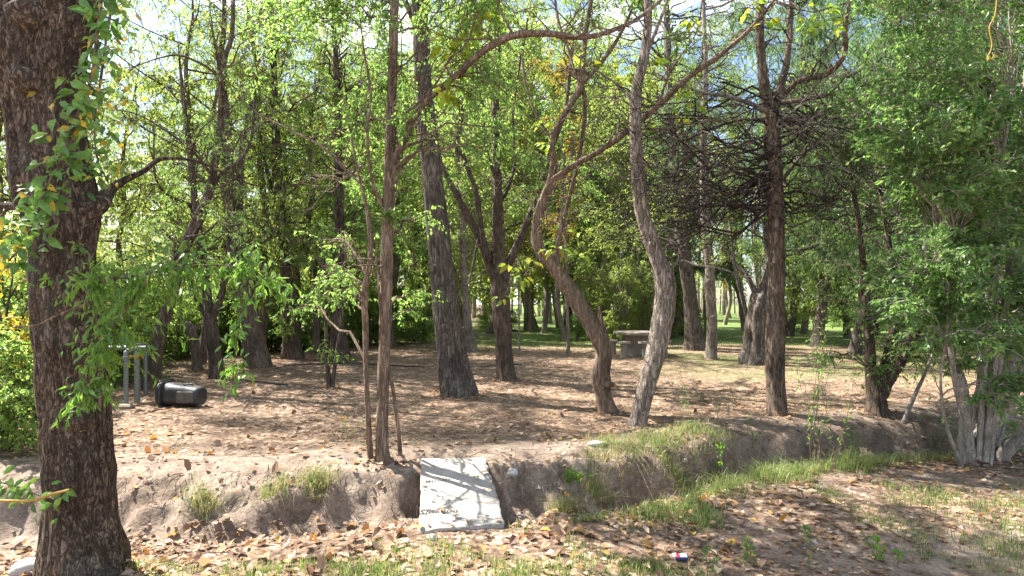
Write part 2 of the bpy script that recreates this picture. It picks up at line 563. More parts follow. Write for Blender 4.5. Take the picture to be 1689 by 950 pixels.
M['wood'] = plain_mat("grey_timber", (0.14, 0.115, 0.095), (0.26, 0.22, 0.19), 30, 0.85)
M['clod'] = plain_mat("clod_earth", (0.15, 0.115, 0.092), (0.31, 0.255, 0.215), 30, 0.95, 0, 0.6, 0.15)
M['ochre'] = plain_mat("ochre_wood", (0.26, 0.15, 0.03), (0.40, 0.25, 0.05), 30, 0.7)
M['stone'] = plain_mat("pale_stone", (0.32, 0.30, 0.27), (0.50, 0.47, 0.43), 14, 0.9, 0, 0.5)
M['red'] = plain_mat("red_print", (0.28, 0.02, 0.03), (0.38, 0.03, 0.04), 30, 0.4)
M['white'] = plain_mat("white_card", (0.42, 0.42, 0.44), (0.62, 0.63, 0.65), 30, 0.4)
M['navy'] = plain_mat("navy_print", (0.03, 0.04, 0.16), (0.05, 0.06, 0.22), 30, 0.4)
M['bluetarp'] = plain_mat("blue_tarpaulin", (0.10, 0.19, 0.45), (0.2, 0.32, 0.6), 6, 0.5)

def soil_mat():
    m, n, l = new_mat("soil")
    tc = n.new("ShaderNodeTexCoord")
    ob = tc.outputs["Object"]
    fine = noise(n, l, 38, 8, 0.7, ob)
    mid_ = noise(n, l, 5.5, 6, 0.65, ob)
    big = noise(n, l, 0.7, 4, 0.6, ob)
    earth = ramp(n, [(0.25, (0.085, 0.058, 0.041)), (0.5, (0.175, 0.125, 0.09)), (0.72, (0.32, 0.24, 0.18))])
    l.new(fine.outputs["Fac"], earth.inputs[0])
    e2 = ramp(n, [(0.35, (0.62, 0.58, 0.55)), (0.65, (1.2, 1.17, 1.14))])
    l.new(mid_.outputs["Fac"], e2.inputs[0])
    e = mixc(n, l, 1.0, earth.outputs[0], e2.outputs[0], 'MULTIPLY')
    # crumbled leaves
    vo = n.new("ShaderNodeTexVoronoi")
    vo.inputs["Scale"].default_value = 30
    l.new(ob, vo.inputs["Vector"])
    lr = ramp(n, [(0.0, (0.06, 0.04, 0.028)), (0.35, (0.17, 0.108, 0.072)), (0.6, (0.29, 0.20, 0.14)), (0.85, (0.45, 0.34, 0.255)), (1, (0.28, 0.15, 0.07))])
    sx = n.new("ShaderNodeSeparateColor")
    l.new(vo.outputs["Color"], sx.inputs[0])
    l.new(sx.outputs[0], lr.inputs[0])
    def attr(nm):
        a = n.new("ShaderNodeAttribute")
        a.attribute_name = nm
        return a.outputs["Fac"]
    lm = n.new("ShaderNodeMath"); lm.operation = 'MULTIPLY'
    lmr = ramp(n, [(0.4, (0, 0, 0)), (0.56, (1, 1, 1))])
    l.new(mid_.outputs["Fac"], lmr.inputs[0])
    l.new(lmr.outputs[0], lm.inputs[0]); l.new(attr("litter"), lm.inputs[1])
    e = mixc(n, l, lm.outputs[0], e, lr.outputs[0])
    clay = ramp(n, [(0.25, (0.14, 0.108, 0.084)), (0.5, (0.24, 0.193, 0.155)), (0.75, (0.38, 0.32, 0.265))])
    l.new(fine.outputs["Fac"], clay.inputs[0])
    cl2 = mixc(n, l, 1.0, clay.outputs[0], e2.outputs[0], 'MULTIPLY')
    e = mixc(n, l, attr("clay"), e, cl2)
    gr = ramp(n, [(0.25, (0.06, 0.115, 0.025)), (0.5, (0.11, 0.19, 0.042)), (0.75, (0.19, 0.25, 0.07))])
    l.new(fine.outputs["Fac"], gr.inputs[0])
    gm = n.new("ShaderNodeMath"); gm.operation = 'MULTIPLY'
    gmr = ramp(n, [(0.36, (0.15, 0.15, 0.15)), (0.55, (1, 1, 1))])
    l.new(mid_.outputs["Fac"], gmr.inputs[0])
    l.new(gmr.outputs[0], gm.inputs[0]); l.new(attr("lawn"), gm.inputs[1])
    e = mixc(n, l, gm.outputs[0], e, gr.outputs[0])
    pr = n.new("ShaderNodeBsdfPrincipled")
    pr.inputs["Roughness"].default_value = 0.95
    pr.inputs["Specular IOR Level"].default_value = 0.15
    l.new(e, pr.inputs["Base Color"])
    hs = n.new("ShaderNodeMath"); hs.operation = 'MULTIPLY_ADD'
    l.new(mid_.outputs["Fac"], hs.inputs[0]); hs.inputs[1].default_value = 2.5
    l.new(fine.outputs["Fac"], hs.inputs[2])
    bp = n.new("ShaderNodeBump")
    bp.inputs["Strength"].default_value = 0.7
    bp.inputs["Distance"].default_value = 0.02
    l.new(hs.outputs[0], bp.inputs["Height"])
    l.new(bp.outputs[0], pr.inputs["Normal"])
    out = n.new("ShaderNodeOutputMaterial")
    l.new(pr.outputs[0], out.inputs[0])
    return m

# ------------------------------------------------------------------ ground
def lawn_mask(x, y):
    a = sstep(17.5, 22, y + 0.9 * vnoise(x * 0.3, y * 0.3, 0, 71)) * sstep(-6, 1, x)
    b = 0.5 * sstep(9.5, 12, y) * sstep(2.5, 5, x) * sstep(0.0, 0.5, vnoise(x * 0.6, y * 0.9, 0, 72) + 0.15)
    return np.clip(np.maximum(a, b), 0, 1)

def axis(lo, hi, fine, far, growth=1.09):
    a = list(np.arange(lo, hi + 1e-6, fine))
    s, v = fine, hi
    while v < far[1]:
        s = s * growth
        v += s
        a.append(v)
    s, v, b = fine, lo, []
    while v > far[0]:
        s = s * growth
        v -= s
        b.append(v)
    return np.array(b[::-1] + a)

gx = axis(-6.5, 7.0, 0.045, (-420, 420))
gy = axis(2.6, 8.6, 0.04, (-60, 520), 1.06)
X, Y = np.meshgrid(gx, gy)
Z = ground(X, Y)
gm = MB()
nx, ny = len(gx), len(gy)
ii = (np.arange(ny - 1)[:, None] * nx + np.arange(nx - 1)[None]).ravel()
gm.add(np.stack([X, Y, Z], -1).reshape(-1, 3), np.column_stack([ii, ii + 1, ii + nx + 1, ii + nx]))
M['soil'] = soil_mat()
ground_ob = gm.build("ground", M['soil'], smooth=True, kind='structure')
S_ = bank_s(X, Y)
clay = sstep(-0.75, -0.35, S_) * sstep(1.35, 0.35, S_ + 0.35 * fbm(X * 1.2, Y * 1.2, 0, 3, 81))
clay = clay * (0.65 + 0.35 * sstep(-0.3, 0.3, fbm(X * 2, Y * 2, 0, 3, 82)))
clay = np.maximum(clay, 0.9 * sstep(1.2, 2.2, X) * sstep(-.9, -1.4, S_) * sstep(-0.35, 0.2, fbm(X * 0.9, Y * 1.4, 0, 3, 83)))
lit = np.clip(1.0 - 0.9 * clay, 0, 1) * sstep(40, 20, Y)
for nm, arr in (("clay", clay), ("litter", lit), ("lawn", lawn_mask(X, Y))):
    at_ = ground_ob.data.attributes.new(nm, 'FLOAT', 'POINT')
    at_.data.foreach_set("value", arr.ravel().astype(np.float32))

# ------------------------------------------------------------------ trees built from their own outlines
def stem_points(pts, d):
    """[(px, py, width_px, depth offset)] -> points and radii."""
    P, R = [], []
    for p in pts:
        dd = d + (p[3] if len(p) > 3 else 0)
        P.append(at(p[0], p[1], dd))
        R.append(p[2] / 2 / F * dd)
    return np.array(P), np.array(R)

TREES = {}
def outline_tree(name, label, base_px, stems, mat, sides=22, step=0.045, bark=0.10, flare=0.35, lump=0.10, seed=0, cat='tree', cl=None, leaf=None, group=None, ridges=7.0, limb_names=None, twig_mat=None, thin=.95):
    b = foot(*base_px)
    d = b[1]
    root = thing(name, b, label, cat, group)
    SP, SR = [], []
    for k, st in enumerate(stems):
        P, R = stem_points(st, d)
        if k == 0:
            P[0, 2] = b[2]
            P = np.vstack([P[0] - (0, 0, 0.12), P])
            R = np.concatenate([R[:1] * 1.05, R])
        ln = np.linalg.norm(np.diff(P, axis=0), axis=1).sum()
        if R[-1] < 0.6 * R[0] and ln > 0.5 and cat == 'tree':
            dr = unit(unit(P[-1] - P[-2]) + np.array((0, 0, 0.25)))
            P = np.vstack([P, P[-1] + dr * min(1.3, 28 * R[-1])])
            R = np.concatenate([R, [0.003]])
        R = R * (thin if k == 0 else 0.86)
        mb = MB()
        small = R.max() < 0.05
        P, R = tube(mb, P, R, max(7, sides // 2) if small else sides, step * (1.6 if small else 1), bark, seed + k * 7, flare if k == 0 else 0.0, ridges, lump)
        nm = 'trunk' if k == 0 else (limb_names[k] if limb_names and k in limb_names else 'limb')
        mb.build(nm, mat, root, True, b)
        SP.append(P); SR.append(R)
    SP, SR = np.vstack(SP), np.concatenate(SR)
    ok = SP[:, 2] > b[2] + 0.5
    if cl:
        tw, lf = MB(), MB()
        foliage(tw, lf, SP[ok], SR[ok], cl, **leaf['p'])
        if tw.n: tw.build('twigs', twig_mat or mat, root, True, b, 'stuff')
        if lf.n: lf.build('crown', leaf['m'], root, False, b)
    TREES[label] = TREES[name] = (root, b, SP, SR)
    return root, b, SP[ok], SR[ok]

def trunk_of(root):
    return [c for c in root.children if c.name.startswith('trunk')][0]

def px_cl(lst, dflt=10):
    return [(at(c[0], c[1], c[2]), c[3], c[4] if len(c) > 4 else dflt) for c in lst]

def blanket(x0, x1, y0, y1, d0, d1, n, r, k, g=rng, dens=None):
    """Clusters spread through a part of the canopy."""
    out = []
    while len(out) < n:
        px, py, dd = g.uniform(x0, x1), g.uniform(y0, y1), g.uniform(d0, d1)
        if dens is not None and g.random() > dens(px, py):
            continue
        out.append((at(px, py, dd), r * g.uniform(0.7, 1.3), k))
    return out

LEAF_ELM = dict(p=dict(per=18, L=0.045, W=0.021, droop=0.45), m=M['elm'])
LEAF_MID = dict(p=dict(per=20, L=0.058, W=0.024, droop=0.5), m=M['mid'])
LEAF_BLUE = dict(p=dict(per=34, L=0.075, W=0.011, droop=1.0), m=M['blue'])

def bare_twigs(t, n, ln, seed, mat, z0=1.6):
    """Thin leafless branching on the limbs of a tree."""
    root, b, SP, SR = t
    g = np.random.default_rng(seed)
    c = np.nonzero((SP[:, 2] > b[2] + z0) & (SR < 0.11))[0]
    k = g.choice(c, n)
    mb = MB()
    d1 = g.normal(0, 1, (n, 3)) * (1, 1, .6) + (0, 0, .35)
    A = curves(SP[k], SP[k] + unit(d1) * ln * g.uniform(.4, 1.2, (n, 1)), 9, .06, .16, g)
    tubes(mb, A, np.minimum(SR[k] * .5, .011), .0028, 4)
    prev = A
    for m, l2, r in ((n * 3, ln * .5, .0055), (n * 5, ln * .28, .0035)):
        q, i = g.integers(0, len(prev), m), g.integers(2, prev.shape[1], m)
        p0 = prev[q, i]
        dr = unit(prev[q, i] - prev[q, i - 1]) + g.normal(0, .6, (m, 3))
        C = curves(p0, p0 + unit(dr) * l2 * g.uniform(.4, 1.1, (m, 1)), 6, .02, .15, g)
        tubes(mb, C, r, .0014, 3)
        prev = C
    mb.build('bare_twigs', mat, root, True, b, 'stuff')

def overhead_shade(x0, x1, y0, y1, z0, z1, n, r, k, g=rng):  # unseen leaf clusters above the view, added to crowns to shade the ground
    return [(np.array((g.uniform(x0, x1), g.uniform(y0, y1), g.uniform(z0, z1))), r * g.uniform(.7, 1.3), k) for _ in range(n)]

# the big leaning trunk in front
outline_tree('foreground_tree', "massive rough dark trunk hung with creeper, standing at the near edge of the ditch", (143, 948),
    [[(143, 955, 128), (134, 870, 112), (131, 780, 108), (124, 690, 106), (112, 600, 104), (103, 500, 98), (100, 420, 100), (100, 345, 124), (84, 250, 116), (72, 160, 122), (72, 90, 134), (84, 20, 140), (96, -80, 138), (90, -260, 120)],
     [(120, 350, 60, -.05), (160, 338, 38, 0), (178, 318, 22, .08), (200, 300, 14, .15), (236, 282, 10, .25), (268, 262, 8, .4), (330, 268, 5, .55), (400, 300, 3, .7)],
     [(96, -60, 70, .0), (150, -110, 50, .3), (230, -150, 36, .5), (330, -230, 20, .8)],
     [(60, 130, 24, .1), (20, 60, 15, .3), (-30, 10, 11, .5), (-110, -60, 7, .7)],
     [(70, 345, 30, .05), (30, 340, 15, .15), (-30, 335, 12, .25), (-120, 300, 8, .3)]],
    M['bark_fore'], 80, 0.016, 0.15, 0.3, 0.14, 3, ridges=14, thin=.93,
    cl=blanket(-160, 150, -250, 60, 2.9, 4.4, 16, 0.28, 7) + overhead_shade(-8.5, -4.2, 4.6, 7.2, 7.2, 9.0, 8, .55, 11) + px_cl([(210, 40, 3.9, .2, 5), (270, -20, 4.1, .25, 7), (350, -60, 4.3, .3, 7), (190, -60, 3.8, .25, 7)]),
    leaf=dict(p=dict(per=14, L=0.06, W=0.018, droop=0.9), m=M['elm']))

# slender clump beside the concrete slab
def elm_dens(px, py):
    v = 1.0
    if px < 520 and 230 < py < 400: v = 0.35
    if px > 690 and py > 250: v = 0.12
    if 600 < px < 700: v *= 0.7
    if py > 360: v *= 0.18
    if 655 < px < 790 and 90 < py < 340: v *= 0.2
    if px < 580 and 40 < py < 400: v *= 0.1
    return v
outline_tree('young_elm', "slender straight clump of stems on the ditch bank beside the concrete slab", (631, 762),
    [[(631, 764, 30), (630, 700, 25), (633, 600, 25), (636, 500, 26), (639, 400, 26), (642, 300, 24), (645, 200, 22), (648, 100, 20), (651, 0, 18), (656, -200, 14), (664, -500, 8)],
     [(611, 757, 13, .02), (608, 700, 11), (604, 620, 10, -.03), (603, 540, 12, -.03), (602, 480, 13, -.05), (611, 420, 10, -.1), (606, 350, 7, -.15), (590, 280, 5, -.2), (575, 200, 4, -.2)],
     [(660, 748, 9, .04), (656, 700, 8, .05), (648, 640, 7, .02), (640, 600, 6, .0), (628, 520, 5, -.1), (622, 440, 4, -.12)],
     [(641, 288, 17), (657, 248, 14, -.05), (676, 208, 13, -.1), (702, 168, 12, -.2), (738, 138, 11, -.25), (778, 100, 12, -.3), (812, 74, 14, -.35), (850, 58, 15, -.35), (905, 55, 13, -.4), (960, 62, 11, -.4), (1010, 50, 9, -.4), (1060, 25, 8, -.3), (1120, -30, 6, -.2)],
     [(631, 340, 8, -.02), (612, 290, 6, -.1), (606, 215, 6, -.2), (612, 160, 5, -.2), (600, 80, 4, -.3)],
     [(630, 330, 6, .02), (580, 290, 5, .2), (535, 245, 5, .3), (480, 215, 4, .4), (430, 190, 3, .5)],
     [(645, 200, 6, .02), (690, 170, 5, .2), (730, 120, 4, .3), (760, 40, 3, .3)]],
    M['bark_tan'], 18, 0.04, 0.12, 0.12, 0.06, 8, thin=.82,
    cl=blanket(425, 850, -260, 540, 4.6, 6.8, 190, 0.32, 9, dens=elm_dens), leaf=LEAF_ELM)

# the heavy straight trunk in the middle
outline_tree('poplar_tree', "tall heavy straight grey trunk with a flared foot, leaning slightly", (755, 652),
    [[(755, 655, 62), (748, 620, 58), (741, 560, 53), (734, 500, 50), (727, 430, 47), (720, 360, 43), (713, 290, 40), (706, 220, 37), (699, 150, 34), (694, 60, 31), (690, -60, 28), (686, -300, 20), (682, -560, 9)],
     [(692, 60, 12), (660, -20, 9, .3), (620, -120, 6, .6)],
     [(690, -60, 14), (760, -160, 10, -.3), (830, -300, 6, -.5)]],
    M['bark_grey'], 44, 0.04, 0.11, 0.36, 0.05, 12, ridges=15, thin=.88,
    cl=blanket(560, 860, -420, 110, 8, 11, 60, 0.55, 12), leaf=LEAF_MID)

# branching dark tree behind it
outline_tree('branching_tree', "dark tree dividing low into many steep limbs behind the heavy straight trunk", (835, 626),
    [[(835, 628, 32), (832, 590, 30), (829, 540, 31), (826, 490, 34), (823, 440, 27), (821, 390, 21), (820, 320, 18), (819, 250, 16), (817, 180, 14), (822, 100, 11), (818, 0, 9), (830, -140, 6)],
     [(822, 470, 22), (806, 435, 18), (790, 390, 15), (766, 345, 14), (745, 305, 12), (728, 270, 9), (716, 200, 7), (706, 120, 5)],
     [(806, 430, 14, -.1), (795, 385, 12, -.2), (785, 320, 10, -.3), (765, 260, 10, -.3), (754, 240, 10, -.3), (764, 170, 8, -.35), (768, 80, 6, -.4), (775, -40, 4, -.4)],
     [(828, 460, 20, .05), (846, 420, 17, .1), (868, 370, 15, .2), (888, 320, 12, .25), (905, 260, 10, .3), (930, 190, 8, .3), (940, 120, 6, .4)],
     [(820, 340, 9, .1), (838, 310, 8, .2), (850, 260, 6, .3), (846, 190, 5, .3), (858, 100, 4, .4)],
     [(820, 300, 8, -.1), (800, 240, 7, -.2), (796, 170, 6, -.2), (782, 90, 4, -.3)],
     [(790, 390, 5, -.1), (770, 470, 4, -.3), (742, 430, 3, -.5), (720, 400, 2, -.6)]],
    M['bark_dark'], 24, 0.05, 0.14, 0.3, 0.16, 17,
    cl=blanket(690, 1000, -160, 340, 9.4, 12.8, 100, 0.5, 10), leaf=LEAF_MID)

# twisted tree with the torn limb
outline_tree('twisted_tree', "twisted leaning tree with a torn limb and knotted foot beside the pale bent trunk", (1004, 682),
    [[(1004, 684, 32), (994, 650, 28), (989, 620, 34), (993, 585, 29), (984, 552, 34), (966, 522, 32), (944, 485, 31), (922, 452, 27), (902, 428, 24), (886, 404, 20), (885, 372, 17), (893, 338, 16), (906, 305, 17), (913, 270, 14), (910, 232, 12), (925, 200, 12), (944, 168, 12), (958, 140, 15), (962, 90, 10), (972, 20, 8), (990, -80, 6)],
     [(908, 300, 14, -.02), (945, 274, 13, -.2), (990, 248, 12, -.4), (1040, 213, 12, -.6), (1085, 174, 12, -.8), (1130, 132, 11, -1.0), (1180, 96, 10, -1.1), (1230, 55, 9, -1.2), (1270, 10, 8, -1.3), (1330, -60, 6, -1.4)],
     [(918, 440, 13, .05), (920, 405, 11, .1), (932, 352, 9, .15), (948, 290, 8, .15), (962, 215, 8, .1), (964, 160, 9, .05), (958, 138, 10, .02)],
     [(958, 140, 9), (985, 112, 8, -.1), (1012, 75, 7, -.2), (1040, 20, 6, -.3), (1060, -60, 4, -.4)],
     [(956, 138, 8, .05), (940, 90, 7, .1), (920, 30, 6, .2), (910, -60, 4, .2)],
     [(912, 232, 6, .02), (880, 180, 5, .1), (862, 110, 5, .2), (870, 30, 4, .2)],
     [(985, 556, 24, -.02), (992, 540, 15, -.05), (990, 522, 9, -.05), (988, 506, 4, -.05)],
     [(990, 628, 22, -.05), (1004, 634, 15, -.12), (1012, 634, 8, -.16)],
     [(1040, 213, 5, -.6), (1100, 212, 4, -.8), (1160, 200, 3, -1), (1230, 196, 2, -1.1)],
     [(1085, 174, 5, -.8), (1110, 110, 4, -.7), (1150, 50, 3, -.6), (1160, -30, 2, -.6)]],
    M['bark_tan'], 24, 0.035, 0.15, 0.35, 0.16, 23,
    cl=[], leaf=None)

# pale bent trunk
outline_tree('bent_tree', "pale bark tree bowed in an open curve with one cut side limb stub", (1052, 704),
    [[(1052, 706, 36), (1056, 680, 32), (1066, 640, 33), (1077, 600, 35), (1087, 560, 37), (1094, 520, 39), (1098, 480, 40), (1094, 450, 37), (1082, 420, 31), (1070, 385, 28), (1060, 350, 26), (1054, 310, 24), (1050, 260, 22), (1048, 200, 21), (1049, 150, 21), (1062, 95, 18), (1068, 40, 15), (1068, -40, 13), (1074, -220, 9)],
     [(1098, 470, 16, -.02), (1104, 455, 11, -.06), (1108, 444, 6, -.08)],
     [(1102, 455, 5, -.08), (1120, 430, 4, -.12), (1150, 438, 4, -.2), (1185, 442, 3, -.3), (1225, 455, 2, -.4)],
     [(1064, 95, 8), (1086, 40, 7, .1), (1108, -20, 5, .2)],
     [(1050, 190, 6), (1030, 150, 5, .2), (990, 120, 4, .3), (960, 100, 3, .4)],
     [(1058, 340, 4, -.05), (1040, 300, 3, -.2), (1000, 285, 2, -.3)]],
    M['bark_pale'], 30, 0.035, 0.14, 0.2, 0.10, 29, ridges=9, thin=.9,
    cl=blanket(930, 1190, -300, 60, 6, 8, 26, 0.45, 9), leaf=LEAF_MID)

# straight trunk with the long scar
scar_root, scar_b, scar_SP, scar_SR = outline_tree('scarred_tree', "straight brown trunk with a long healed scar and a tangle of dead branches", (1281, 686),
    [[(1281, 688, 35), (1280, 650, 33), (1278, 600, 33), (1279, 540, 32), (1280, 470, 31), (1281, 400, 30), (1279, 330, 29), (1277, 260, 27), (1272, 200, 25), (1262, 150, 20), (1256, 100, 17), (1253, 40, 15), (1256, -60, 12), (1262, -260, 8)],
     [(1274, 200, 18), (1286, 150, 16, .05), (1297, 105, 13, .1), (1302, 60, 11, .15), (1306, 0, 10, .2), (1314, -120, 7, .2)],
     [(1276, 190, 11, -.05), (1240, 172, 9, -.2), (1195, 158, 7, -.35), (1150, 150, 4, -.5)],
     [(1288, 160, 12, -.1), (1320, 132, 11, -.3), (1362, 122, 12, -.5), (1392, 90, 11, -.6), (1394, 40, 9, -.7), (1404, -20, 7, -.7)],
     [(1288, 300, 8, .1), (1330, 250, 7, .4), (1390, 215, 6, .7), (1450, 190, 4, 1.0)],
     [(1290, 170, 9, -.2), (1360, 158, 8, -.4), (1430, 138, 6, -.6), (1520, 112, 4, -.8)]],
    M['bark_brown'], 30, 0.035, 0.13, 0.25, 0.09, 31, ridges=11, thin=.9,
    cl=blanket(1180, 1420, -260, 60, 6.6, 9, 24, 0.45, 9), leaf=LEAF_BLUE)
[c for c in scar_root.children if c.name.startswith('limb')][1].data.materials[0] = M['deadpale']
# its scar: a raised lip round a sunken oval
sb = at(1280, 618, scar_b[1]) - (0, 0.112, 0)
th = np.linspace(0, 2 * math.pi, 15)
ov = np.column_stack([sb[0] + 0.042 * np.cos(th), sb[1] + 0.02 * np.abs(np.cos(th)) ** 2, sb[2] + 0.26 * np.sin(th)])
mb = MB(); tube(mb, ov, np.full(15, 0.013), 8, 0.03, 0.1, 2); mb.build('scar_lip', M['bark_brown'], trunk_of(scar_root), True, scar_b)

# tangle of dead branches
def dead_tangle(root, b):
    mb = MB()
    starts, ends = [], []
    g = np.random.default_rng(77)
    for k in range(54):
        y0 = g.uniform(240, 350)
        p0 = at(1279 + g.uniform(-6, 6), y0, b[1] + g.uniform(-.1, .1))
        ex = g.uniform(985, 1210) if k % 4 else g.uniform(1320, 1420)
        p1 = at(ex, g.normal(290, 62) + 0.02 * (1279 - ex), b[1] + g.uniform(-1.2, 1.6))
        starts.append(p0); ends.append(p1)
    A = curves(np.array(starts), np.array(ends), 10, -0.10, 0.16, g)
    tubes(mb, A, g.uniform(0.010, 0.022, len(A)), 0.004, 5)
    n2 = 34
    s2 = np.array([at(1277 + g.uniform(-6, 6), g.uniform(150, 290), b[1] + g.uniform(-.1, .1)) for _ in range(n2)])
    e2 = np.array([at(g.uniform(985, 1180) if q % 3 else g.uniform(1340, 1480), g.uniform(150, 330), b[1] + g.uniform(-1.4, 1.6)) for q in range(n2)])
    A2 = curves(s2, e2, 10, 0.10, 0.16, g)
    tubes(mb, A2, g.uniform(0.008, 0.018, n2), 0.0035, 5)
    A = np.concatenate([A, A2])
    def off(A, n, ln, r, sg):
        k = g.integers(0, len(A), n)
        i = g.integers(2, A.shape[1], n)
        p0 = A[k, i]
        dr = unit(A[k, i] - A[k, i - 1]) * 0.8 + g.normal(0, 0.55, (n, 3)) * np.array((1, 1, 0.6))
        p1 = p0 + unit(dr) * g.uniform(0.4, 1.0, (n, 1)) * ln
        C = curves(p0, p1, 7, sg, 0.15, g)
        tubes(mb, C, g.uniform(0.6, 1.0, n) * r, 0.0016, 3)
        return C
    B = off(A, 460, 0.8, 0.008, -0.06)
    C = off(B, 1100, 0.42, 0.0048, -0.08)
    off(C, 900, 0.22, 0.0034, 0.0)
    mb.build('dead_branches', M['dead'], root, True, b, 'stuff')
    # the paler dry sprays reaching over to the shrub
    mb = MB()
    s = [at(1285, 200, b[1] - .1)] * 16
    e = [at(g.uniform(1310, 1560), g.uniform(90, 330), b[1] + g.uniform(-1.3, .4)) for _ in range(16)]
    A = curves(np.array(s), np.array(e), 10, 0.05, 0.16, g)
    tubes(mb, A, 0.011, 0.003, 5)
    B = off(A, 130, 0.6, 0.006, -0.06)
    off(B, 420, 0.3, 0.003, -0.05)
    mb.build('dry_sprays', M['deadpale'], root, True, b, 'stuff')
    # rusty dead leaf remains
dead_tangle(scar_root, scar_b)

# dark leaning clump on the bank further along
outline_tree('dark_clump_tree', "black barked clump of leaning stems on the bank beside the big shrub", (1446, 682),
    [[(1446, 684, 34), (1445, 650, 30), (1438, 610, 20), (1434, 560, 17), (1428, 500, 14), (1424, 440, 11), (1415, 360, 8), (1400, 260, 5)],
     [(1446, 660, 26, -.03), (1458, 620, 22, -.05), (1470, 570, 19, -.05), (1478, 520, 16, 0), (1474, 470, 12, .05), (1466, 400, 9, .1), (1450, 300, 6, .2)],
     [(1452, 652, 26, .05), (1472, 615, 24, .08), (1494, 580, 24, .1), (1512, 540, 20, .15), (1518, 490, 15, .2), (1522, 430, 12, .2), (1528, 340, 9, .3), (1540, 240, 6, .3)]],
    M['bark_dark'], 22, 0.045, 0.14, 0.3, 0.14, 37,
    cl=blanket(1330, 1560, 160, 640, 6.9, 8.6, 90, 0.32, 9, dens=lambda x, y: 1.0 if y < 460 or x > 1420 else 0.25),
    leaf=dict(p=dict(per=15, L=0.045, W=0.018, droop=0.4), m=M['shrub']))

# trunks beyond the table
outline_tree('lawn_tree', "grey leaning trunk at the lawn edge behind the pale bent trunk", (1148, 578),
    [[(1148, 580, 32), (1144, 540, 27), (1138, 490, 24), (1131, 440, 22), (1123, 380, 20), (1114, 300, 18), (1106, 180, 15), (1100, 40, 11), (1096, -100, 7)]],
    M['bark_grey'], 22, 0.09, 0.10, 0.45, 0.06, 41, cl=blanket(950, 1270, -60, 400, 15, 21, 110, 0.8, 11), leaf=dict(p=dict(per=22, L=0.075, W=0.03, droop=0.5), m=M['far']))
outline_tree('ringed_tree', "pale slim trunk with a worn ring at its middle, beside the lawn", (1172, 593),
    [[(1172, 595, 21), (1174, 560, 17), (1174, 520, 17), (1171, 480, 18), (1170, 440, 17), (1166, 400, 17), (1162, 340, 14), (1160, 240, 12), (1164, 120, 9), (1160, 0, 6)]],
    M['bark_pale'], 20, 0.07, 0.14, 0.3, 0.14, 43, cl=blanket(1060, 1300, 0, 300, 13, 16, 36, 0.7, 10), leaf=LEAF_BLUE)
outline_tree('pollard_tree', "thick short pollarded trunk with a ragged crown of knobs beside the scarred trunk", (1246, 601),
    [[(1246, 603, 44), (1246, 580, 38), (1247, 550, 36), (1250, 525, 35), (1254, 505, 37), (1259, 488, 34), (1261, 478, 22)],
     [(1242, 560, 12, .1), (1232, 520, 9, .1), (1222, 480, 8, .15), (1212, 440, 6, .2), (1205, 380, 5, .3)],
     [(1252, 500, 14, 0), (1240, 470, 10, .1), (1228, 450, 8, .2), (1215, 436, 6, .3)],
     [(1262, 490, 16, 0), (1268, 440, 14, .2), (1264, 380, 12, .3), (1262, 300, 9, .4)]],
    M['bark_grey'], 30, 0.05, 0.24, 0.5, 0.24, 47, cl=blanket(1150, 1330, 330, 460, 13, 14.6, 14, 0.45, 8), leaf=LEAF_MID)

# trees on the far side of the bin
outline_tree('leaning_tree', "thick brown trunk leaning away, tallest of those behind the fallen bin", (427, 604),
    [[(427, 606, 42), (417, 560, 35), (408, 510, 32), (400, 460, 31), (391, 410, 29), (383, 360, 26), (377, 300, 24), (374, 240, 19), (370, 180, 14), (364, 100, 10), (370, 20, 8), (360, -120, 7), (340, -330, 5)],
     [(388, 400, 13, .1), (396, 350, 11, .2), (398, 290, 9, .3), (404, 220, 7, .4), (420, 140, 5, .5)],
     [(378, 310, 12, -.1), (366, 260, 9, -.2), (352, 190, 7, -.3), (362, 130, 6, -.4), (352, 60, 4, -.5)],
     [(398, 440, 8, -.1), (420, 410, 7, -.2), (448, 390, 5, -.3)]],
    M['bark_brown'], 24, 0.06, 0.12, 0.35, 0.12, 53, cl=blanket(300, 520, 20, 430, 11, 15, 70, 0.42, 8) + overhead_shade(-9.5, -4.5, 9.6, 13, 9.0, 11.5, 22, .85, 62), leaf=dict(p=dict(per=15, L=0.055, W=0.018, droop=0.7), m=M['mid']))
outline_tree('forked_tree', "dark trunk forking at chest height into three limbs behind the fallen bin", (359, 623),
    [[(359, 626, 26), (354, 580, 22), (349, 545, 24), (345, 515, 19), (338, 470, 14), (332, 420, 13), (326, 370, 12), (318, 300, 11), (310, 230, 9), (300, 140, 6)],
     [(349, 530, 17, -.02), (366, 480, 14, -.1), (374, 430, 11, -.15), (380, 380, 8, -.2), (390, 300, 6, -.3)],
     [(347, 530, 12, .05), (330, 505, 9, .1), (318, 480, 7, .1), (306, 440, 5, .2)]],
    M['bark_dark'], 20, 0.06, 0.13, 0.3, 0.14, 59, cl=blanket(250, 420, 150, 430, 9.8, 12.5, 34, 0.4, 8), leaf=dict(p=dict(per=15, L=0.055, W=0.018, droop=0.7), m=M['mid']))
outline_tree('tree_stump', "short broken tree stump leaning beside the forked dark trunk", (325, 612),
    [[(325, 614, 17), (323, 590, 14), (320, 565, 15), (315, 545, 17), (308, 533, 12)], [(318, 552, 9, .02), (325, 540, 7, .03), (328, 533, 4, .03)]],
    M['bark_brown'], 20, 0.05, 0.15, 0.3, 0.16, 61, cat='tree stump')
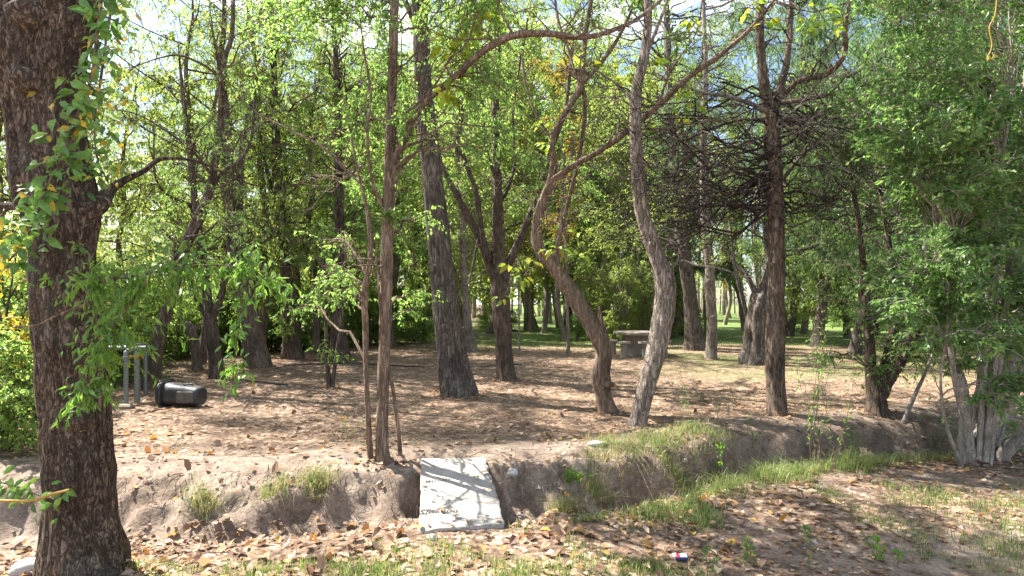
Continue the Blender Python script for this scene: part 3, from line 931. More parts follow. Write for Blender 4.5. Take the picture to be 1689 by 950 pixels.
outline_tree('sinuous_tree', "dark sinuous tree behind the galvanised pipes, sweeping up over the bin", (247, 642),
    [[(247, 644, 30), (252, 605, 26), (262, 560, 22), (280, 500, 19), (296, 440, 19), (308, 400, 19), (328, 360, 17), (346, 315, 15), (354, 270, 13), (362, 220, 12), (366, 150, 9), (372, 95, 8), (384, 40, 7), (380, -120, 6), (350, -320, 4)],
     [(348, 310, 9, .05), (366, 285, 8, .15), (398, 262, 7, .3), (415, 225, 5, .4), (420, 160, 4, .5)],
     [(292, 430, 14, -.05), (290, 412, 9, -.06), (289, 404, 5, -.06)],
     [(366, 150, 6), (352, 118, 5, -.1), (300, 92, 4, -.2), (262, 96, 3, -.3), (220, 110, 2, -.4)],
     [(350, 290, 6, -.1), (318, 250, 5, -.3), (280, 220, 4, -.5), (230, 190, 3, -.7), (190, 180, 2, -.8)]],
    M['bark_dark'], 20, 0.05, 0.13, 0.3, 0.12, 67, cl=blanket(190, 430, 40, 430, 8, 11, 40, 0.36, 7, dens=lambda x, y: 0.25 if (x < 330 and y < 320) else 1) + overhead_shade(-10.5, -6, 8.9, 10.8, 8.4, 10.5, 13, .8, 58), leaf=dict(p=dict(per=13, L=0.055, W=0.017, droop=0.8), m=M['mid']))
outline_tree('ivy_clad_tree', "dark upright trunk wrapped in leaves at the edge of the thicket", (484, 592),
    [[(484, 594, 36), (482, 560, 30), (478, 500, 24), (471, 440, 20), (464, 380, 20), (459, 310, 19), (456, 220, 15), (452, 120, 11), (448, 0, 7)],
     [(464, 370, 9), (445, 300, 8, .2), (430, 230, 6, .3), (420, 150, 4, .4)]],
    M['bark_dark'], 20, 0.07, 0.13, 0.3, 0.14, 71,
    cl=blanket(380, 560, -60, 420, 13, 17, 70, 0.5, 9) + blanket(455, 500, 300, 560, 14.0, 15.4, 16, 0.35, 10), leaf=LEAF_MID)
outline_tree('thicket_tree', "dark trunk just behind the pair of thin saplings", (561, 596),
    [[(561, 598, 32), (558, 560, 26), (556, 500, 22), (558, 440, 20), (560, 360, 18), (558, 260, 15), (556, 140, 11), (550, 20, 7)]],
    M['bark_dark'], 20, 0.07, 0.13, 0.4, 0.12, 73, cl=blanket(480, 690, -60, 470, 12, 17, 120, 0.55, 10), leaf=LEAF_MID)
outline_tree('pale_leaning_tree', "pale thin trunk leaning between the heavy straight trunk and the branching tree", (778, 580),
    [[(778, 582, 22), (772, 540, 17), (768, 490, 14), (765, 440, 12), (763, 380, 11), (757, 300, 9), (752, 220, 8), (744, 100, 6)]],
    M['bark_pale'], 16, 0.09, 0.13, 0.35, 0.08, 79, cl=blanket(660, 880, -40, 460, 15, 19, 80, 0.7, 10), leaf=dict(p=dict(per=22, L=0.075, W=0.028, droop=0.5), m=M['far']))
outline_tree('distant_thick_tree', "thick pale trunk standing in bright grass behind the ladder", (874, 544),
    [[(874, 546, 22), (872, 520, 18), (871, 480, 16), (870, 440, 15), (866, 360, 13), (862, 240, 10), (858, 120, 7)]],
    M['bark_pale'], 18, 0.14, 0.10, 0.35, 0.06, 83, cl=blanket(760, 980, 0, 430, 24, 34, 80, 1.1, 12), leaf=dict(p=dict(per=24, L=0.11, W=0.045, droop=0.5), m=M['far']))
outline_tree('young_tree', "thin pale young tree like a post in front of the spiky plants", (937, 584),
    [[(937, 586, 8), (937, 560, 7), (936, 520, 6), (934, 480, 6), (935, 430, 5), (930, 360, 5), (928, 280, 4)]],
    M['bark_pale'], 12, 0.09, 0.12, 0.3, 0.06, 89, cl=blanket(890, 980, 280, 430, 14.5, 17, 10, 0.4, 8), leaf=LEAF_MID)
for nm, lab, bp, st in (
    ('sapling', "thinner upright sapling of the pair before the dark trunk", (543, 640), [(543, 642, 9), (540, 600, 8), (538, 550, 7), (536, 490, 6), (532, 430, 5), (530, 380, 3)]),
    ('sapling', "sapling of the pair that leans over towards the slab clump", (548, 640), [(548, 642, 8), (553, 600, 7), (560, 550, 6), (566, 500, 5), (570, 440, 4), (568, 390, 3)])):
    outline_tree(nm, lab, bp, [st], M['bark_dark'], 10, 0.06, 0.1, 0.2, 0.06, 91 + bp[0], cat='sapling', cl=blanket(505, 595, 370, 590, 8.8, 10.4, 9, 0.26, 5), leaf=dict(p=dict(per=13, L=0.055, W=0.024, droop=0.4), m=M['elm']), group='pair of thin saplings')

for nm, n_, ln_, mt in (('branching_tree', 60, 1.1, 'bark_dark'), ('twisted_tree', 80, .9, 'bark_tan'), ('bent_tree', 26, .8, 'bark_grey'), ('scarred_tree', 70, 1.0, 'bark_grey'), ('leaning_tree', 36, 1.1, 'bark_dark'),
                        ('sinuous_tree', 34, 1.0, 'bark_dark'), ('forked_tree', 34, .9, 'bark_dark'), ('young_elm', 40, .7, 'bark_tan'), ('ivy_clad_tree', 30, 1.2, 'bark_dark'), ('dark_clump_tree', 30, .7, 'bark_shrub'), ('pollard_tree', 20, 1.0, 'bark_grey')):
    bare_twigs(TREES[nm], n_, ln_, len(nm) * 31, M[mt])

def knots(nm, n, mat, seed, zmax=3.2):
    """Healed branch stubs standing proud of a trunk."""
    root, b, SP, SR = TREES[nm]
    g = np.random.default_rng(seed)
    tr = trunk_of(root)
    c = np.nonzero((SP[:, 2] > b[2] + .35) & (SP[:, 2] < b[2] + zmax) & (SR > .05) & (np.arange(len(SP)) < len(SP) * .6))[0]
    for k in g.choice(c, n):
        az = g.uniform(-2.9, -.25)
        o = np.array((math.cos(az), math.sin(az), .25))
        R = SR[k]
        mb = MB()
        tube(mb, [SP[k] + o * R * .4, SP[k] + o * R * .95, SP[k] + o * (R * 1.1 + .012)], [R * .55, R * .42, R * .2], 10, .015, .25, seed, 0, 5, .2)
        mb.build('knot', mat, tr, True, b)
for nm, n_, mt in (('poplar_tree', 2, 'bark_grey'), ('bent_tree', 3, 'bark_pale'), ('scarred_tree', 3, 'bark_brown'), ('branching_tree', 3, 'bark_dark'), ('leaning_tree', 3, 'bark_brown'), ('foreground_tree', 3, 'bark_fore'), ('twisted_tree', 2, 'bark_tan'), ('ringed_tree', 2, 'bark_pale')):
    knots(nm, n_, M[mt], len(nm) * 17)

# ------------------------------------------------------------------ the big shrub by the path
def big_shrub():
    g = np.random.default_rng(5)
    b = foot(1612, 764)
    root = thing('tall_shrub', b, "tall dense shrub with many silvery grey stems and small glossy leaves beside the path", 'shrub')
    d = b[1]
    st = [
        [(1590, 768, 22), (1592, 700, 19), (1588, 640, 15), (1574, 600, 13, .1), (1560, 560, 11, .2), (1540, 520, 9, .2), (1530, 440, 7, .3), (1524, 330, 5, .3)],
        [(1598, 768, 22, .05), (1612, 720, 18, .05), (1650, 690, 17, .0), (1672, 650, 16, -.1), (1690, 600, 13, -.2), (1712, 500, 10, -.3), (1730, 380, 8, -.3)],
        [(1606, 766, 42, .15), (1622, 720, 38, .2), (1640, 660, 36, .25), (1656, 590, 34, .3), (1668, 520, 30, .35), (1676, 440, 26, .4), (1680, 340, 22, .4), (1690, 200, 16, .4), (1700, 40, 12, .4)],
        [(1602, 766, 16, -.05), (1596, 700, 12, -.1), (1580, 650, 10, -.15), (1570, 590, 8, -.2), (1560, 500, 7, -.25), (1570, 400, 5, -.3)],
        [(1612, 766, 15, .2), (1606, 690, 12, .25), (1618, 620, 11, .3), (1612, 520, 10, .35), (1620, 420, 9, .4), (1606, 300, 7, .4), (1600, 160, 5, .4)],
        [(1640, 762, 26, .1), (1668, 735, 20, .0), (1700, 720, 16, -.1), (1740, 690, 12, -.2), (1780, 620, 9, -.2)],
        [(1588, 766, 8, -.1), (1570, 730, 6, -.2), (1556, 680, 5, -.3), (1552, 620, 4, -.3), (1560, 560, 3, -.4)]]
    for _ in range(7):
        x1, y1 = g.uniform(1430, 1790), g.uniform(-180, 190)
        x0 = 1612 + (x1 - 1600) * .08 + g.uniform(-9, 9)
        w, o = g.uniform(6, 12), g.uniform(-.35, .5)
        st.append([(x0, 765, w, o * .3)] + [(x0 + (x1 - x0) * t ** 0.85 + g.normal(0, 15), 765 + (y1 - 765) * t + g.normal(0, 12), w * (1 - .75 * t), o * (.3 + t)) for t in (.2, .4, .6, .8, 1)])
    SP, SR = [], []
    for k, s in enumerate(st):
        P, R = stem_points(s, d)
        P[0, 2] = float(ground(P[0, 0], P[0, 1])) - 0.05
        mb = MB()
        P, R = tube(mb, P, R, 16, 0.04, 0.10, 100 + k, 0.25, 8, 0.10)
        mb.build('stem', M['bark_shrub'], root, True, b)
        SP.append(P); SR.append(R)
    SP, SR = np.vstack(SP), np.concatenate(SR)
    def dens(x, y):
        edge = 1490 + 40 * math.sin(y * 0.021) + (70 if y > 540 else 0) - (90 if y < 260 else 0)
        v = float(sstep(edge - 70, edge + 60, x))
        if y > 560: v *= 0.45
        if y > 690: v *= 0.15
        if y < 120: v *= 0.55
        return v
    tw, lf = MB(), MB()
    cl = blanket(1360, 1860, -260, 740, 4.7, 7.0, 430, 0.32, 12, g, dens)
    foliage(tw, lf, SP, SR, cl, per=19, L=0.055, W=0.027, droop=0.12, up=.5, g=g)
    # thin whippy shoots
    s = SP[g.integers(0, len(SP), 90)]
    e = s + np.column_stack([g.normal(-.15, .35, 90), g.normal(0, .3, 90), g.uniform(-.2, .9, 90)])
    C = curves(s, e, 8, 0.08, 0.12, g)
    tubes(tw, C, 0.005, 0.0015, 4)
    leaves_on(lf, C[::2], 6, 0.06, 0.023, g=g)
    tw.build('twigs', M['bark_shrub'], root, True, b, 'stuff')
    lf.build('crown', M['shrub'], root, False, b)
big_shrub()

# ------------------------------------------------------------------ trees and bushes further back: a few kinds, copied
def grown_tree(name, label, H, crown0, spread, nlimb, seed, bark, leafm, r0, ncl, rad, sprays, per, L, W, droop=0.5, lean=0.3, sag=0.12, group=None, cat='tree'):
    g = np.random.default_rng(seed)
    root = thing(name, (0, 0, 0), label, cat, group)
    n = 9
    z = np.linspace(0, H, n)
    w = np.cumsum(g.normal(0, 0.06 * H / n * 2, (n, 2)), axis=0)
    P = np.column_stack([w[:, 0] - w[0, 0] + lean * z / H * g.uniform(-1, 1), w[:, 1] - w[0, 1], z])
    R = r0 * (1 - z / H) ** 0.8 + 0.012
    P[0, 2] = -0.12
    mb = MB()
    SP, SR = tube(mb, P, R, 14, 0.2, 0.10, seed, 0.4, 7, 0.08)
    mb.build('trunk', bark, root, True)
    lp, lr, cl = [SP], [SR], []
    lm = MB()
    for k in range(nlimb):
        h = crown0 + (H * 0.93 - crown0) * (k + g.random()) / nlimb
        i = np.abs(SP[:, 2] - h).argmin()
        az = k * 2.4 + g.uniform(-.4, .4)
        ln = spread * (1 - 0.55 * (h - crown0) / (H - crown0)) * g.uniform(0.7, 1.2)
        up = g.uniform(0.25, 0.9)
        e = SP[i] + np.array((math.cos(az) * ln, math.sin(az) * ln, up * ln))
        md = (SP[i] + e) / 2 + np.array((0, 0, -0.12 * ln)) + g.normal(0, 0.08 * ln, 3)
        pp, rr = tube(lm, [SP[i], md, e], [SR[i] * 0.55, SR[i] * 0.35, 0.012], 7, 0.25, 0.0, seed + k)
        lp.append(pp); lr.append(rr)
    lm.build('limbs', bark, root, True, kind='stuff')
    A, B = np.vstack(lp), np.concatenate(lr)
    cand = np.nonzero(A[:, 2] > crown0 * 0.8)[0]
    for _ in range(ncl):
        c = A[g.choice(cand)] + g.normal(0, 0.5, 3) * np.array((1, 1, 0.8)) * spread * 0.42
        c[2] = max(c[2], crown0 * 0.6)
        cl.append((c, rad * g.uniform(0.7, 1.3), sprays))
    tw, lf = MB(), MB()
    foliage(tw, lf, A, B, cl, per, L, W, droop, sag, g=g, tw_r=0.006)
    tw.build('twigs', bark, root, True, kind='stuff')
    lf.build('crown', leafm, root)
    return root

FARG = "trees of the far wood beyond the clearing"
T1 = grown_tree('broadleaf_tree', "leafy green far tree", 12, 2.2, 3.0, 13, 201, M['bark_grey'], M['far'], 0.17, 210, 0.75, 10, 13, 0.12, 0.055, group=FARG)
T2 = grown_tree('broadleaf_tree', "leafy green far tree", 10, 1.4, 2.6, 12, 202, M['bark_brown'], M['mid'], 0.14, 200, 0.7, 10, 13, 0.11, 0.046, group=FARG)
T3 = grown_tree('poplar_tree', "slim upright far poplar", 15, 2.6, 1.5, 16, 203, M['bark_pale'], M['far'], 0.15, 170, 0.6, 9, 12, 0.11, 0.058, group=FARG)
T4 = grown_tree('poplar_tree', "slim upright far poplar", 13, 3.0, 1.3, 14, 204, M['bark_pale'], M['gold'], 0.12, 90, 0.5, 8, 10, 0.10, 0.055, group=FARG)
T5 = grown_tree('feathery_tree', "feathery blue green tree", 13, 2.6, 3.2, 15, 205, M['bark_grey'], M['blue'], 0.18, 200, 0.8, 12, 24, 0.14, 0.018, droop=1.1, group='feathery blue green trees')
T6 = grown_tree('airy_tree', "airy small leaved tree", 9.5, 2.4, 2.6, 12, 206, M['bark_brown'], M['far'], 0.10, 130, 0.6, 9, 11, 0.095, 0.032, droop=0.8, group='airy trees against the white sky')
PROT = (T1, T2, T3, T4, T5, T6)
used = set()
def plant(root, px, d, sc=1.0, label=None, group=None):
    x = (px - 844.5) / F * d
    loc = (x, d, float(ground(x, d)))
    rz = random.uniform(0, 6.28)
    o = _plant(root, loc, rz, sc, label, group)
    PLANTED.append((o, o['label'] if not label else label, px, d))
    return o
def _plant(root, loc, rz, sc, label, group):
    if root.name not in used:
        used.add(root.name)
        root.location, root.rotation_euler, root.scale = loc, (0, 0, rz), (sc, sc, sc)
        if label: root['label'] = label
        if group: root['group'] = group
        return root
    return copy_thing(root, loc, rz, sc, label, group)

LAND = [(-900, None), (100, "foreground trunk"), (225, "galvanised pipes"), (322, "broken stump"), (345, "forked trunk"), (400, "leaning brown trunk"), (475, "leaf wrapped trunk"), (556, "two thin saplings"),
        (636, "slab clump"), (728, "heavy straight trunk"), (825, "branching tree"), (935, "torn leaning tree"), (1045, "stone table"), (1098, "pale bent trunk"), (1135, "grey lawn tree"), (1171, "ringed trunk"), (1250, "pollard"),
        (1280, "scarred trunk"), (1460, "dark clump"), (1600, "silvery shrub"), (2600, None)]
PLANTED = []
def name_planted():
    sets = {}
    for o, what, px, d in PLANTED:
        k = max(i for i, (x, _) in enumerate(LAND) if x <= px)
        a, b = LAND[k][1], LAND[k + 1][1]
        where = f"beyond the {b}, towards the frame edge" if a is None else (f"past the {a}, towards the frame edge" if b is None else f"seen between {a} and {b}")
        sets.setdefault((what, where), []).append((d, o))
    for (what, where), L in sets.items():
        L.sort(key=lambda t: t[0])
        for i, (d, o) in enumerate(L):
            pre = "" if len(L) == 1 else ("nearest " if i == 0 else ("farthest " if i == len(L) - 1 else ("second ", "third ", "fourth ", "fifth ", "sixth ", "seventh ", "eighth ", "ninth ")[min(i - 1, 7)] + "nearest "))
            o['label'] = f"{pre}{what} {where}"
rr = random.Random(9)
# rows of the far wood
for k, (px, d, T, s) in enumerate([
    (520, 21, T2, 1.0), (590, 24, T1, 1.0), (650, 19, T2, 1.05), (700, 26, T1, 1.1), (745, 22, T3, 1.0), (690, 33, T1, 1.3), (600, 34, T1, 1.25),
    (815, 27, T1, 1.35), (880, 33, T1, 1.5), (935, 30, T1, 1.3), (1000, 34, T1, 1.5), (765, 36, T1, 1.5), (560, 30, T1, 1.2), (842, 31, T3, 1.0), (905, 40, T3, 1.0), (925, 34, T4, 1.0), (948, 45, T4, 1.1), (962, 31, T3, 1.0), (985, 26, T1, 0.95), (1062, 25, T1, 1.05), (1095, 30, T3, 1.0),
    (1128, 34, T4, 1.0), (1196, 38, T4, 1.0), (1225, 30, T3, 0.9), (1330, 27, T3, 1.0), (1352, 20, T1, 0.8), (1395, 24, T2, 1.0), (1440, 30, T1, 1.0), (1500, 24, T3, 1.0), (1545, 20, T2, 0.9),
    (1600, 28, T1, 1.0), (1660, 22, T2, 1.0), (1730, 25, T1, 1.0), (870, 52, T1, 1.5), (800, 48, T1, 1.5), (990, 52, T1, 1.4), (1060, 48, T1, 1.5), (1130, 50, T3, 1.4), (1290, 46, T1, 1.0), (1380, 46, T1, 1.3), (1480, 44, T1, 1.4), (1600, 46, T1, 1.4),
    (930, 22, T4, .9), (880, 29, T4, 1.0), (1165, 27, T4, 1.0), (700, 28, T4, 1.0), (610, 26, T4, .9), (1040, 32, T3, 1.0), (900, 27, T3, .9), (975, 37, T3, 1.0), (888, 60, T4, 1.2), (912, 64, T4, 1.2), (935, 58, T3, 1.2), (1210, 56, T4, 1.1), (730, 46, T1, 1.5), (500, 38, T2, 0.9), (420, 40, T2, 0.8), (340, 36, T2, 0.75)]):
    plant(T, px + rr.uniform(-6, 6), d, s)
for px, d, s in [(1110, 24, 1.0), (1345, 19, 1.0), (1410, 16, 1.0), (1500, 18, 1.0), (1610, 16, 1.0), (1300, 25, 1.0), (1700, 12, 1.0), (1560, 24, 1.1), (1440, 26, 1.2)]:
    plant(T5, px, d, s)
for px, d, s in [(330, 13.5, 1.0), (430, 15, 1.1), (480, 17, 1.15), (375, 22, 1.2), (205, 14, 0.8), (300, 18, 0.85), (395, 17, 0.95), (455, 21, 1.0), (90, 13, 1.0), (-20, 12, 1.0), (520, 16, 1.0), (250, 24, 0.85), (360, 26, 0.9), (150, 20, 0.95), (40, 19, 1.1), (-120, 16, 1.0), (-260, 11, 0.9), (-330, 16, 0.9)]:  # the last ones stand out of view, added to dapple the ground
    plant(T6, px, d, s)

def grown_bush(name, label, H, wid, nst, seed, bark, leafm, ncl, rad, sprays, per, L, W, group=None, cat='bush', droop=0.4):
    g = np.random.default_rng(seed)
    root = thing(name, (0, 0, 0), label, cat, group)
    mb = MB(); A, B = [], []
    for k in range(nst):
        az, ln = g.uniform(0, 6.28), g.uniform(0.2, 1.0) * wid
        e = np.array((math.cos(az) * ln, math.sin(az) * ln, H * g.uniform(0.6, 1.0)))
        s = np.array((math.cos(az) * 0.12 * wid, math.sin(az) * 0.12 * wid, -0.05))
        md = s * 0.5 + e * 0.5 + np.array((-math.cos(az) * ln * .12, -math.sin(az) * ln * .12, 0.1)) + g.normal(0, .05, 3)
        P, R = tube(mb, [s, md, e], [0.02, 0.014, 0.005], 6, 0.12)
        A.append(P); B.append(R)
    mb.build('stems', bark, root, True, kind='stuff')
    A, B = np.vstack(A), np.concatenate(B)
    cl = []
    for _ in range(ncl):
        az, rr_ = g.uniform(0, 6.28), math.sqrt(g.random()) * wid
        cl.append((np.array((math.cos(az) * rr_, math.sin(az) * rr_, H * (g.uniform(0.08, 1.0) * (1 - 0.35 * rr_ / wid)))), rad * g.uniform(.7, 1.3), sprays))
    tw, lf = MB(), MB()
    foliage(tw, lf, A, B, cl, per, L, W, droop, g=g)
    tw.build('twigs', bark, root, True, kind='stuff')
    lf.build('crown', leafm, root)
    return root

BG = "bushes of the thicket behind the bin"
B1 = grown_bush('bush', "dense leafy thicket bush", 2.6, 1.4, 14, 301, M['bark_dark'], M['hedge'], 110, 0.4, 11, 14, 0.07, 0.032, BG)
B2 = grown_bush('bush', "dense leafy thicket bush", 1.8, 1.2, 12, 302, M['bark_dark'], M['hedge'], 90, 0.35, 11, 14, 0.065, 0.03, BG)
B3 = grown_bush('yellow_bush', "yellow leaved bush", 2.4, 0.9, 10, 303, M['bark_dark'], M['gold'], 36, 0.32, 9, 12, 0.07, 0.03, 'yellow bushes')
B4 = grown_bush('thicket', "stand of thin upright shoots", 4.2, 1.0, 26, 304, M['bark_pale'], M['far'], 100, 0.4, 9, 13, 0.085, 0.03, 'upright shoots behind the table')
for px, d, T, s in [(20, 9, B1, 1), (95, 11, B1, 1.1), (160, 12.5, B2, 1.2), (215, 14, B1, 1.0), (268, 15, B2, 1.2), (310, 16, B1, 1), (355, 16.5, B2, 1.2), (400, 17, B1, 1.0), (445, 17.5, B1, 1.1), (500, 18, B1, 1.0), (540, 19, B2, 1.3), (590, 19.5, B1, 1.0), (640, 20, B1, 0.9), (690, 21, B2, 1.2), (-70, 7.5, B1, 1.0), (180, 10.5, B2, .8), (-40, 5.6, B2, .8),
                    (660, 24, B1, 1), (820, 30, B2, 1), (1120, 26, B2, 1), (1300, 30, B2, .9), (1400, 34, B2, 1), (1470, 30, B1, 1), (1560, 26, B1, 1), (1660, 17, B1, 1), (1720, 12, B1, 1)]:
    far = px > 720
    plant(B1 if T is B1 else B2, px, d, s, "green bush at the far lawn edge" if far else None, 'bushes at the lawn edge' if far else None)
for px, d, s in [(-10, 6.2, 1.0), (60, 8.0, 1.0), (20, 14, 1.3)]:
    plant(B3, px, d, s)
for px, d, s in [(990, 22, 1.0), (1022, 21, .9), (1056, 22, 1.0), (1085, 23.5, 1.0)]:
    plant(B4, px, d, s)

name_planted()

# ------------------------------------------------------------------ the far wood that closes the view
def far_wood():
    g = np.random.default_rng(909)
    mb, tk = MB(), MB()
    n, per = 1500, 90
    az = g.uniform(-1.05, 1.05, n)
    d = g.uniform(58, 95, n)
    x, y = d * np.sin(az), d * np.cos(az)
    px = 844.5 + F * np.tan(az)
    top = np.where(px < 470, 11 + 2 * np.sin(px * .03), 25 + 3 * np.sin(px * .02))
    z = top * g.random(n) ** 0.8 + .4
    k = np.repeat(np.arange(n), per)
    r = g.uniform(1.0, 2.2, n)[k]
    off = unit(g.normal(0, 1, (len(k), 3))) * (g.random((len(k), 1)) ** .4) * r[:, None]
    B = np.column_stack([x[k], y[k], z[k]]) + off * (1, 1, .75)
    B[:, 2] = np.maximum(B[:, 2], .2)
    leaves(mb, B, g.normal(0, 1, (len(k), 3)) - (0, 0, .4), g.normal(0, .6, (len(k), 3)) + (0, 0, .8), g.uniform(.22, .42, len(k)), g.uniform(.12, .2, len(k)))
    m = 220
    az = g.uniform(-1.05, 1.05, m); d = g.uniform(55, 90, m)
    p0 = np.column_stack([d * np.sin(az), d * np.cos(az), np.full(m, -.2)])
    p1 = p0 + np.column_stack([g.normal(0, .5, m), g.normal(0, .5, m), np.where(844.5 + F * np.tan(az) < 470, 9, 17)])
    tubes(tk, curves(p0, p1, 6, 0, .02, g), g.uniform(.12, .25, m), .04, 6)
    o = mb.build('far_wood', M['far'], None, False, kind='stuff')
    tag(o, "light green mass of far trees closing off the view", 'wood')
    tk.build('trunks', M['bark_pale'], o, True, kind='stuff')
far_wood()

# ------------------------------------------------------------------ single leaves large enough to tell apart
def big_leaf(name, mat, L, W, curl, seed, serr=0.0, cup=0.2):
    """One leaf: midrib, two halves, curled along its length; 24 triangles."""
    g = np.random.default_rng(seed)
    t = np.linspace(0, 1, 7)
    wd = W * np.sin(math.pi * np.clip(t, 0.02, 0.99) ** 0.8) ** 0.9
    V = []
    for i, u in enumerate(t):
        a = curl * (u - 0.3)
        x = L * u
        z = -L * curl * 0.5 * (u - 0.35) ** 2 + 0.02 * L * g.normal()
        w1, w2 = wd[i] * g.uniform(.85, 1.1), wd[i] * g.uniform(.85, 1.1)
        V += [(x, -w1 / 2, z + cup * w1 * g.uniform(.6, 1.3)), (x, 0, z), (x, w2 / 2, z + cup * w2 * g.uniform(.6, 1.3))]
    Q = []
    for i in range(6):
        for j in (0, 1):
            Q.append((i * 3 + j, i * 3 + j + 1, i * 3 + 3 + j + 1, i * 3 + 3 + j))
    mb = MB(); mb.add(V, Q)
    return mb.mesh(name, mat, True)

def solid(name, c, rough=0.5, trans=0.0):
    m, n, l = new_mat(name)
    tc = n.new("ShaderNodeTexCoord")
    a = noise(n, l, 30, 4, .6, tc.outputs["Object"])
    oi = n.new("ShaderNodeObjectInfo")
    h = n.new("ShaderNodeHueSaturation")
    mr = n.new("ShaderNodeMapRange")
    l.new(oi.outputs["Random"], mr.inputs[0])
    mr.inputs[3].default_value = 0.65; mr.inputs[4].default_value = 1.35
    r = ramp(n, [(0.3, tuple(v * 0.75 for v in c)), (0.7, tuple(min(1, v * 1.2) for v in c))])
    l.new(a.outputs["Fac"], r.inputs[0])
    l.new(r.outputs[0], h.inputs["Color"]); l.new(mr.outputs[0], h.inputs["Value"])
    pr = n.new("ShaderNodeBsdfPrincipled"); pr.inputs["Roughness"].default_value = rough
    l.new(h.outputs[0], pr.inputs["Base Color"])
    tr = n.new("ShaderNodeBsdfTranslucent"); l.new(h.outputs[0], tr.inputs[0])
    mx = n.new("ShaderNodeMixShader"); mx.inputs[0].default_value = trans
    l.new(pr.outputs[0], mx.inputs[1]); l.new(tr.outputs[0], mx.inputs[2])
    out = n.new("ShaderNodeOutputMaterial"); l.new(mx.outputs[0], out.inputs[0])
    return m

LIME = [solid("lime_leaf_blade", c, 0.4, 0.62) for c in ((0.36, 0.48, 0.05), (0.28, 0.43, 0.05), (0.46, 0.48, 0.05))]
VINE = [solid("creeper_leaf_blade", c, 0.45, 0.4) for c in ((0.15, 0.30, 0.05), (0.12, 0.24, 0.05), (0.21, 0.33, 0.06))]
FALL = [solid("fallen_leaf_blade", c, 0.65, 0.12) for c in ((0.28, 0.165, 0.085), (0.36, 0.24, 0.14), (0.18, 0.09, 0.045), (0.29, 0.125, 0.045), (0.44, 0.33, 0.21), (0.46, 0.29, 0.05))]
lime_me = [big_leaf('leaf', m_, 0.115, 0.06, 0.5, 400 + k) for k, m_ in enumerate(LIME)]
frond_me = [big_leaf('leaf', m_, 0.095, 0.030, 0.5, 430 + k) for k, m_ in enumerate(VINE)]
vine_me = [big_leaf('leaf', m_, 0.105, 0.05, 0.6, 420 + k) for k, m_ in enumerate(VINE)]
fall_me = [big_leaf('fallen_leaf', m_, 0.115, 0.068, 0.55, 440 + k, cup=0.22) for k, m_ in enumerate(FALL)]

def place_leaf(me, P, D, Nn, sc, parent, origin=(0, 0, 0), name='leaf'):
    D = Vector(D).normalized()
    Nn = Vector(Nn)
    S = Nn.cross(D)
    if S.length < 1e-4: S = Vector((1, 0, 0)).cross(D)
    S.normalize()
    U = D.cross(S)
    from mathutils import Matrix
    o = bpy.data.objects.new(name, me)
    COL.objects.link(o)
    m4 = Matrix((D, S, U)).transposed().to_4x4()
    o.matrix_local = Matrix.Translation(Vector(P) - Vector(origin)) @ m4 @ Matrix.Scale(sc, 4)
    if parent is not None:
        o.parent = parent
    return o

# compound lime green leaves of the twisted tree
tw_root, tw_b, tw_SP, tw_SR = TREES["twisted leaning tree with a torn limb and knotted foot beside the pale bent trunk"]
g = np.random.default_rng(61)
spots = [(760, 95, 5.0), (735, 70, 5.0), (780, 60, 5.1), (805, 20, 5.1), (735, 155, 4.9), (780, 30, 5.3), (745, 120, 5.0), (830, 30, 6.2),
         (1045, 120, 6.9), (1075, 100, 6.8), (1030, 130, 7.0), (1060, 135, 6.6), (1130, 150, 6.5), (1150, 170, 6.4), (1120, 185, 6.6), (1060, 200, 6.8), (960, 90, 7.2), (1000, 110, 7.3), (905, 240, 7.4),
         (1350, 20, 6.0), (1330, 40, 6.1), (1260, 35, 6.1), (1370, 45, 6.0), (1140, 30, 6.3), (1240, 10, 6.2),
         (880, 430, 7.0), (860, 460, 6.9), (845, 440, 6.9), (920, 410, 7.3), (955, 420, 7.4), (830, 490, 6.9), (960, 380, 7.5), (900, 200, 7.4)]
tw = MB(); nleaf = 0
for px, py, dd in spots:
    c = at(px, py, dd)
    k = np.linalg.norm(tw_SP - c, axis=1).argmin()
    C = curves(tw_SP[k][None], c[None], 8, 0.05, 0.1, g)
    if np.linalg.norm(tw_SP[k] - c) < 1.7:
        tubes(tw, C, 0.006, 0.002, 4)
    else:
        k2 = c + np.array((0.1, 0.1, 0.5)); C = curves(k2[None], c[None], 8, 0.02, 0.1, g); tubes(tw, C, 0.004, 0.002, 4)
    for q in range(15 if px < 840 and py < 180 else 7):
        dr = unit(g.normal(0, 1, 3) * (1, 1, .35))
        p = c + dr * g.uniform(0.02, 0.10) + (0, 0, g.uniform(-.03, .03))
        place_leaf(lime_me[int(g.integers(3))], p, dr + (0, 0, -0.45), g.normal(0, .4, 3) + (0, 0, 1), g.uniform(0.7, 1.25), tw_root, tw_b)
        nleaf += 1
tw.build('leaf_stalks', M['bark_tan'], tw_root, True, tw_b, 'stuff')
tube_torn = MB()
tb = at(893, 415, tw_b[1]) - (0, .055, 0)
tube(tube_torn, [tb + (-.045, 0, .06), tb + (0, -.012, 0), tb + (.07, 0, -.10), tb + (.13, .01, -.19)], [.006, .026, .024, .006], 8, .03, .25, 3)
tube_torn.build('torn_wood', M['cutwood'], trunk_of(tw_root), True, tw_b)
kb = at(1006, 634, tw_b[1]) - (0, .13, 0)
mbk = MB(); tube(mbk, [kb + (-.03, 0, .02), kb + (.02, -.01, 0), kb + (.05, .0, .01)], [.02, .036, .012], 9, .012, .4, 9)
mbk.build('cut_knot', M['cutwood'], trunk_of(tw_root), True, tw_b)

